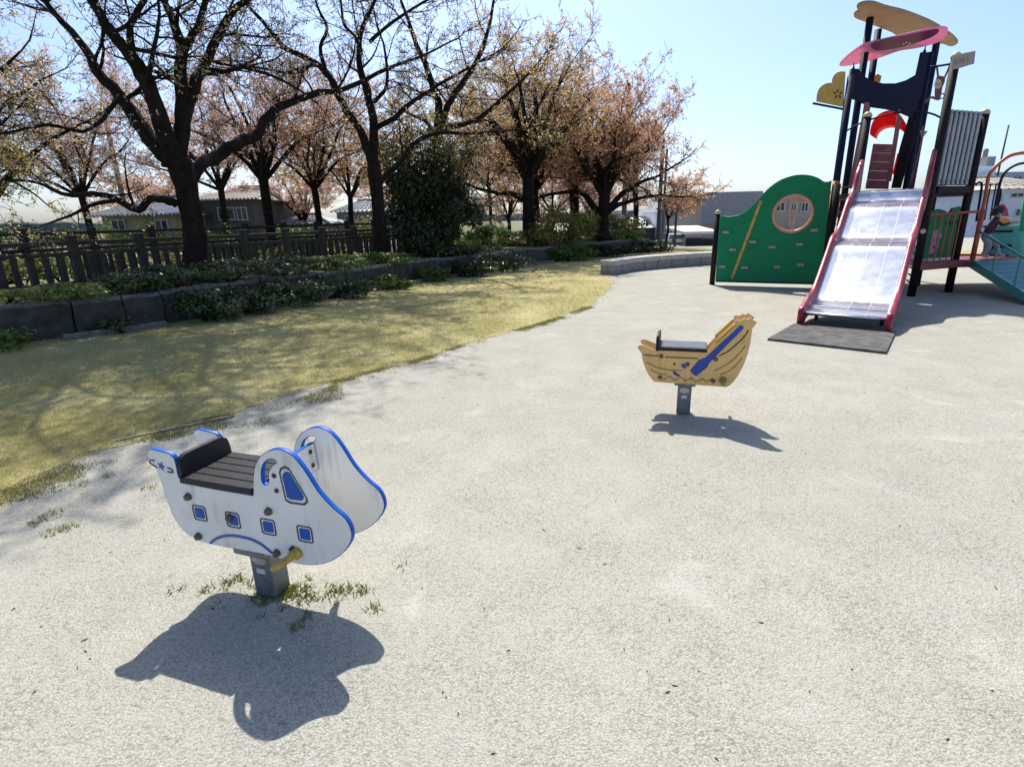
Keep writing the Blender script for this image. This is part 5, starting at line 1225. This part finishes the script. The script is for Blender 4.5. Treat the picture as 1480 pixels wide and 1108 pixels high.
# ================================================================== BACKGROUND
glass=mat('window_glass',(.03,.045,.065),.12,0,.3,2)
def building(name,label,x0,x1,y0,y1,depth,wallm,dp=8.,roofm=None,rh=0,wins=(),ov=.3,ribs=0,yaw=0,cat='building',wframe=True,gable=False):
    """front face spans photo columns x0..x1 and rows y0(top)..ground at distance depth"""
    a=aty(x0,y0,depth); b=aty(x1,y0,depth); zt=(a.z+b.z)/2; Wd=b.x-a.x; c=Vector(((a.x+b.x)/2,depth,0))
    root=thing(name,label,cat,(c.x,c.y+dp/2,0))
    mb=MB(); mb.box((c.x,depth+dp/2,zt/2-.9),Wd,dp,zt+1.8); mb.build('wall',wallm,root)
    if roofm:
        mb=MB(); X0,X1,Y0,Y1=a.x-ov,b.x+ov,depth-ov,depth+dp+ov
        if rh:
            ins=0 if gable else min(Wd,dp)*.35
            r0=Vector((X0+ins,depth+dp/2,zt+rh)); r1=Vector((X1-ins,depth+dp/2,zt+rh))
            A,B,C_,D=Vector((X0,Y0,zt)),Vector((X1,Y0,zt)),Vector((X1,Y1,zt)),Vector((X0,Y1,zt))
            mb.quad(A,B,r1,r0); mb.quad(C_,D,r0,r1); mb.poly([B,C_,r1]); mb.poly([D,A,r0]); mb.quad(D,C_,B,A)
            rf=mb.build('roof',roofm,root)
            if ribs:
                rb=MB()
                for i in range(ribs+1):
                    t=i/ribs; p=A.lerp(B,t); q=r0.lerp(r1,t); rb.tube([p+EZ*.03,q+EZ*.03],.07,5)
                for t in (.25,.5,.75): rb.tube([A.lerp(r0,t)+EZ*.04,B.lerp(r1,t)+EZ*.04],.035,5)
                o=rb.build('roof_ribs',roofm,rf); o['kind']='stuff'
                rb=MB(); rb.tube([r0+EZ*.08,r1+EZ*.08],.14,6); rb.build('ridge',roofm,rf)
        else:
            mb.box((c.x,depth+dp/2,zt+.12),Wd+2*ov,dp+2*ov,.24); mb.build('roof',roofm,root)
    fr=mat('frame_white',(.6,.6,.6),.5)
    for (wx0,wy0,wx1,wy1) in wins:
        p=aty(wx0,wy1,depth); q=aty(wx1,wy0,depth); w_=q.x-p.x; h_=q.z-p.z; cc=Vector(((p.x+q.x)/2,depth,(p.z+q.z)/2))
        mb=MB(); mb.box(cc+Vector((0,-.0,0)),w_,.10,h_); win=mb.build('window',glass,root)
        if wframe:
            mb=MB(); t_=.05
            for sx in (-1,0,1): mb.box(cc+Vector((sx*w_/2,-.04,0)),t_,.09,h_+.1)
            for sz_ in (-1,1): mb.box(cc+Vector((0,-.045,sz_*h_/2)),w_+.09,.09,t_)
            mb.build('frame',fr,win)
    return root
cream=mat('wall_cream',(.42,.34,.20),.9,0,.12,2); gtile=mat('tile_blue',(.10,.12,.16),.45,0,.2,4); btile=mat('tile_beige',(.30,.27,.23),.7,0,.2,4)
grey=mat('wall_grey',(.13,.125,.115),.9,0,.1,2); lgrey=mat('wall_light_grey',(.25,.255,.26),.9,0,.08,2); white=mat('wall_white',(.72,.73,.75),.85,0,.06,2); bwhite=mat('wall_bluish',(.38,.42,.50),.85,0,.06,2)
beige=mat('wall_beige',(.38,.33,.27),.9,0,.1,2); darkw=mat('recess_shade',(.03,.03,.035),.8); metalroof=mat('roof_metal',(.20,.22,.23),.6,0,.1,2); whiter=mat('roof_white',(.68,.68,.66),.7)
building('tiled_cottage','cream cottage with blue grey tiled hip roof at left beyond the fence',146,252,312,335,30,cream,7,gtile,.95,[(228,318,242,335),(165,318,180,333)],.5,22,cat='house')
building('tiled_house','grey house with beige ribbed roof behind the largest trunk',286,364,289,335,33,grey,8,btile,.8,[(318,300,338,318),(345,300,356,318)],.4,18,cat='house')
building('garden_shed','low pale grey shed behind the back cherry trunks',362,470,324,335,36,lgrey,6,metalroof,.5,[],.3,12,cat='shed')
building('small_house','blue grey house left of the forked trunk',486,538,306,335,42,lgrey,8,metalroof,.8,[(500,312,512,325),(520,312,530,325)],.3,10,cat='house')
building('blue_office','pale blue office block right of the last tree trunk',872,903,309,338,48,bwhite,9,white,0,[(878,318,885,332),(889,318,898,332)],.2,0)
building('white_roof_house','small house with white pitched roof between the poles',912,944,329,338,52,grey,9,whiter,.9,[(925,331,932,337)],.4,0,cat='house')
building('white_house','white two storey house behind the parked car',956,992,306,340,50,white,9,metalroof,.8,[(961,312,968,320),(974,312,984,320),(962,326,970,334),(976,326,986,334)],.3,0,cat='house')
building('dark_house','dark roofed house left of the white two storey house',940,958,318,338,54,lgrey,8,metalroof,.7,[(944,324,950,332)],.3,0,cat='house')
building('big_grey_hall','long grey hall with flat roof behind the green climbing wall',1017,1192,284,340,40,beige,12,metalroof,0,[(1076,295,1088,304),(1120,293,1134,305),(1140,293,1152,305),(1157,293,1168,306),(1140,322,1146,335)],.3,0)
mb=MB(); a=aty(1017,284,39.6); b=aty(1100,284,39.6)
hall=[o for o in bpy.data.objects if o.name=='big_grey_hall'][0]
a=aty(1015,297,39.7); b=aty(1100,296,39.7); z0=aty(1050,322,39.7).z; mb.box(((a.x+b.x)/2,39.8,(a.z+z0)/2+.4),b.x-a.x,.35,a.z-z0+.9); mb.build('cladding',mat('cladding_grey',(.26,.27,.28),.8),hall)
cn=thing('flat_canopy','low open shelter with white roof edge left of the climbing wall','shelter',(8.7,27,0))
a=aty(989,333,25.8); b=aty(1040,333,25.8)
mb=MB(); mb.frame_box(((a.x+b.x)/2,27.4,a.z-.02),Vector(((b.x-a.x)/2,0,0)),Vector((0,1.5,.10)),Vector((0,-.006,.06))); mb.build('roof',whiter,cn)
mb=MB(); zz=a.z-.42; mb.box(((a.x+b.x)/2+.05,27.4,zz/2),b.x-a.x-.1,2.4,zz); mb.build('wall',darkw,cn)  # dark box for the shaded recess under the roof, shade put into its colour
for x in (a.x+.1,b.x-.1): mb=MB(); mb.box((x,26.0,zz/2+.05),.1,.1,zz+.1); mb.build('post',galv,cn)
building('stair_tower','tall white stair tower with rooftop tank at right, beyond the arch rails',1411,1441,240,330,70,white,7,None,0,[(1421,250,1431,256)],0,0)
tw_=[o for o in bpy.data.objects if o.name=='stair_tower'][0]
for nm,x0,x1,y0,y1,dd in (('roof_house',1425,1440,226,240,71),('water_tank',1430,1439,213,225,72)):
    a=aty(x0,y1,dd); b=aty(x1,y0,dd); mb=MB()
    if nm=='water_tank': mb.lathe((( a.x+b.x)/2,dd+1,a.z-.2),[((b.x-a.x)/2,0),((b.x-a.x)/2,b.z-a.z),((b.x-a.x)/2*.7,b.z-a.z+.15)],14)
    else: mb.box(((a.x+b.x)/2,dd+2,(a.z+b.z)/2-.2),b.x-a.x,4,b.z-a.z+.4)
    mb.build(nm,lgrey,tw_)
building('blue_grey_block','blue grey office block at the right edge, beside the stair tower',1439,1530,248,330,66,bwhite,10,None,0,[(1462,255,1477,261),(1488,255,1502,261),(1440,257,1444,261)],0,0)
building('gabled_house','pale house with cream roof and dark windows at the right edge',1446,1540,272,335,46,white,9,mat('roof_cream',(.42,.38,.30),.8),1.0,[(1460,279,1479,285),(1486,279,1500,285),(1466,302,1480,312),(1444,281,1449,291)],.5,8,cat='house')
# distant hills / tree line closing the horizon
hl=MB(); n=80
for i in range(n+1):
    a=-1.1+2.2*i/n; r_=260; z=3.5+2.2*mnoise.noise(Vector((i*.23,0,0)))+1.2*mnoise.noise(Vector((i*.9,2,0)))
    x,y=math.sin(a)*r_,math.cos(a)*r_; hl.v+=[(x,y,-1),(x*1.0,y*1.0,z*.8),(x*1.15,y*1.15,z),(x*1.3,y*1.3,-1)]
for i in range(n):
    for k in range(3): b=i*4+k; hl.f.append((b,b+4,b+5,b+1)); hl.m.append(0)
struct(hl.build('hills',mat('far_green',(.10,.125,.13),.95,0,.3,.05),smooth=True),'far low wooded hills')
# road behind
rd=MB(); rd.quad((-60,36,.008),(60,36,.008),(60,28.6,.008),(-60,28.6,.008)) 
rd=MB(); rd.poly([(8.8,34.5,-1.492),(90,34.5,-1.492),(90,60,-1.492),(8.8,60,-1.492)]); struct(rd.build('road',mat('asphalt',(.055,.055,.058),.9,0,.2,6,.3,60)),'asphalt road behind the park')
# parked cars
def car(name,label,pos,yaw,col):
    root=thing(name,label,'car',pos,'cars on the road behind the park'); Rz=Matrix.Translation(pos)@Matrix.Rotation(yaw,4,'Z')
    prof=[(-2.0,.28),(-2.02,.62),(-1.9,.86),(-1.55,.93),(-1.1,1.38),(-.9,1.45),(.55,1.45),(.85,1.36),(1.35,.92),(1.9,.78),(2.02,.6),(2.0,.28)]
    cm=mat('car_'+label[:8],col,.25,.2,.03)
    sec=lambda w,ins:[Vector((x,w*(1 if z<1 else ins),z)) for x,z in prof]
    mb=MB(); A=[Rz@p for p in sec(-.82,.82)]; B=[Rz@p for p in sec(.82,.82)]; k=len(A)
    mb.v=[tuple(p) for p in A+B]; mb.f=[tuple(range(k))[::-1],tuple(range(k,2*k))]+[(i,(i+1)%k,(i+1)%k+k,i+k) for i in range(k)]; mb.m=[0]*len(mb.f); mb.build('body',cm,root,bevel=.04)
    for s in (-1,1):
        mb=MB(); mb.poly([Rz@Vector((x,s*(.83 if z<1 else .70),z)) for x,z in ((-1.4,.98),(-1.02,1.36),(-.1,1.38),(-.1,.98))]); mb.poly([Rz@Vector((x,s*(.83 if z<1 else .70),z)) for x,z in ((0,.98),(0,1.38),(.65,1.36),(1.15,.98))]); mb.build('window',glass,root)
    for x in (-1.25,1.3):
        for s in (-1,1):
            mb=MB(); mb.lathe(Rz@Vector((x,s*.86,.31)),[(.31,-.1),(.31,.1)],16,Rz.to_3x3()@Vector((0,1,0))); w=mb.build('wheel',black_pl,root)
            mb=MB(); mb.lathe(Rz@Vector((x,s*.86,.31)),[(.19,-.11),(.19,.11)],12,Rz.to_3x3()@Vector((0,1,0))); mb.build('rim',galv,w)
    mb=MB(); mb.poly([Rz@Vector((-1.58,-.6,.96)),Rz@Vector((-1.58,.6,.96)),Rz@Vector((-1.14,.55,1.36)),Rz@Vector((-1.14,-.55,1.36))]); mb.build('rear_window',glass,root)
p=aty(977,345,45); car('parked_car','pale blue car on the road behind the white barrier boards',(p.x,45,-1.49),R_(78),(.30,.42,.52))
p=aty(962,345,48); car('parked_car','dark car on the road half hidden left of the pale blue car',(p.x,48,-1.49),R_(80),(.03,.03,.035))
# barrier boards
for i,(x0,x1,lb) in enumerate(((957,971,'left white barrier board at the end of the bed'),(976,988,'right white barrier board beside the dark shelter'))):
    a=aty(x0,347,26.2); b=aty(x1,347,26.2); root=thing('barrier_board',lb,'barrier',((a.x+b.x)/2,26.2,0),'white barrier boards')
    zt=a.z; mb=MB(); mb.box(((a.x+b.x)/2,26.2,zt/2+.1),b.x-a.x,.06,zt-.15); mb.build('board',whiter,root,bevel=.01)
    for x in (a.x+.05,b.x-.05): mb=MB(); mb.box((x,26.28,zt/2),.06,.06,zt); mb.build('leg',galv,root)
# poles
polem=mat('pole_dark',(.05,.055,.065),.7); polec=mat('pole_concrete',(.22,.22,.21),.9)
def pole(px,yb,depth,ytop,r_,m_,label,arms=False,name='utility_pole'):
    b=aty(px,yb,depth); zt=min(9.5,aty(px,ytop,depth).z); root=thing(name,label,'pole',(b.x,depth,0),'poles')
    mb=MB(); mb.tube([(b.x,depth,-.1),(b.x,depth,zt*.5),(b.x,depth,zt)],[r_,r_*.9,r_*.75],8); mb.build('shaft',m_,root,smooth=True)
    if arms:
        for z in (zt-.4,zt-1.0): mb=MB(); mb.box((b.x,depth,z),1.5,.09,.09,.4); mb.build('cross_arm',m_,root)
pole(901,340,30,120,.14,polem,'dark pole close right of the last tree trunk')
pole(918,338,34,230,.07,polem,'thin dark pole above the rounded yellow shrub')
pole(951,345,27,200,.11,polem,'thicker dark pole right of the rounded yellow shrub')
pole(957,345,30,215,.08,polem,'thin pole just right of the thicker dark pole')
pole(975,352,26,262,.06,polem,'slim pole between the two white barrier boards',name='lamp_pole')
pole(187,330,36,165,.17,polec,'tall concrete utility pole above the tiled cottage',True)
pole(133,330,40,262,.13,polem,'dark utility pole left of the tiled cottage',True)
pole(1425,330,62,130,.1,polem,'slim antenna mast beyond the corrugated panel',name='antenna_mast')
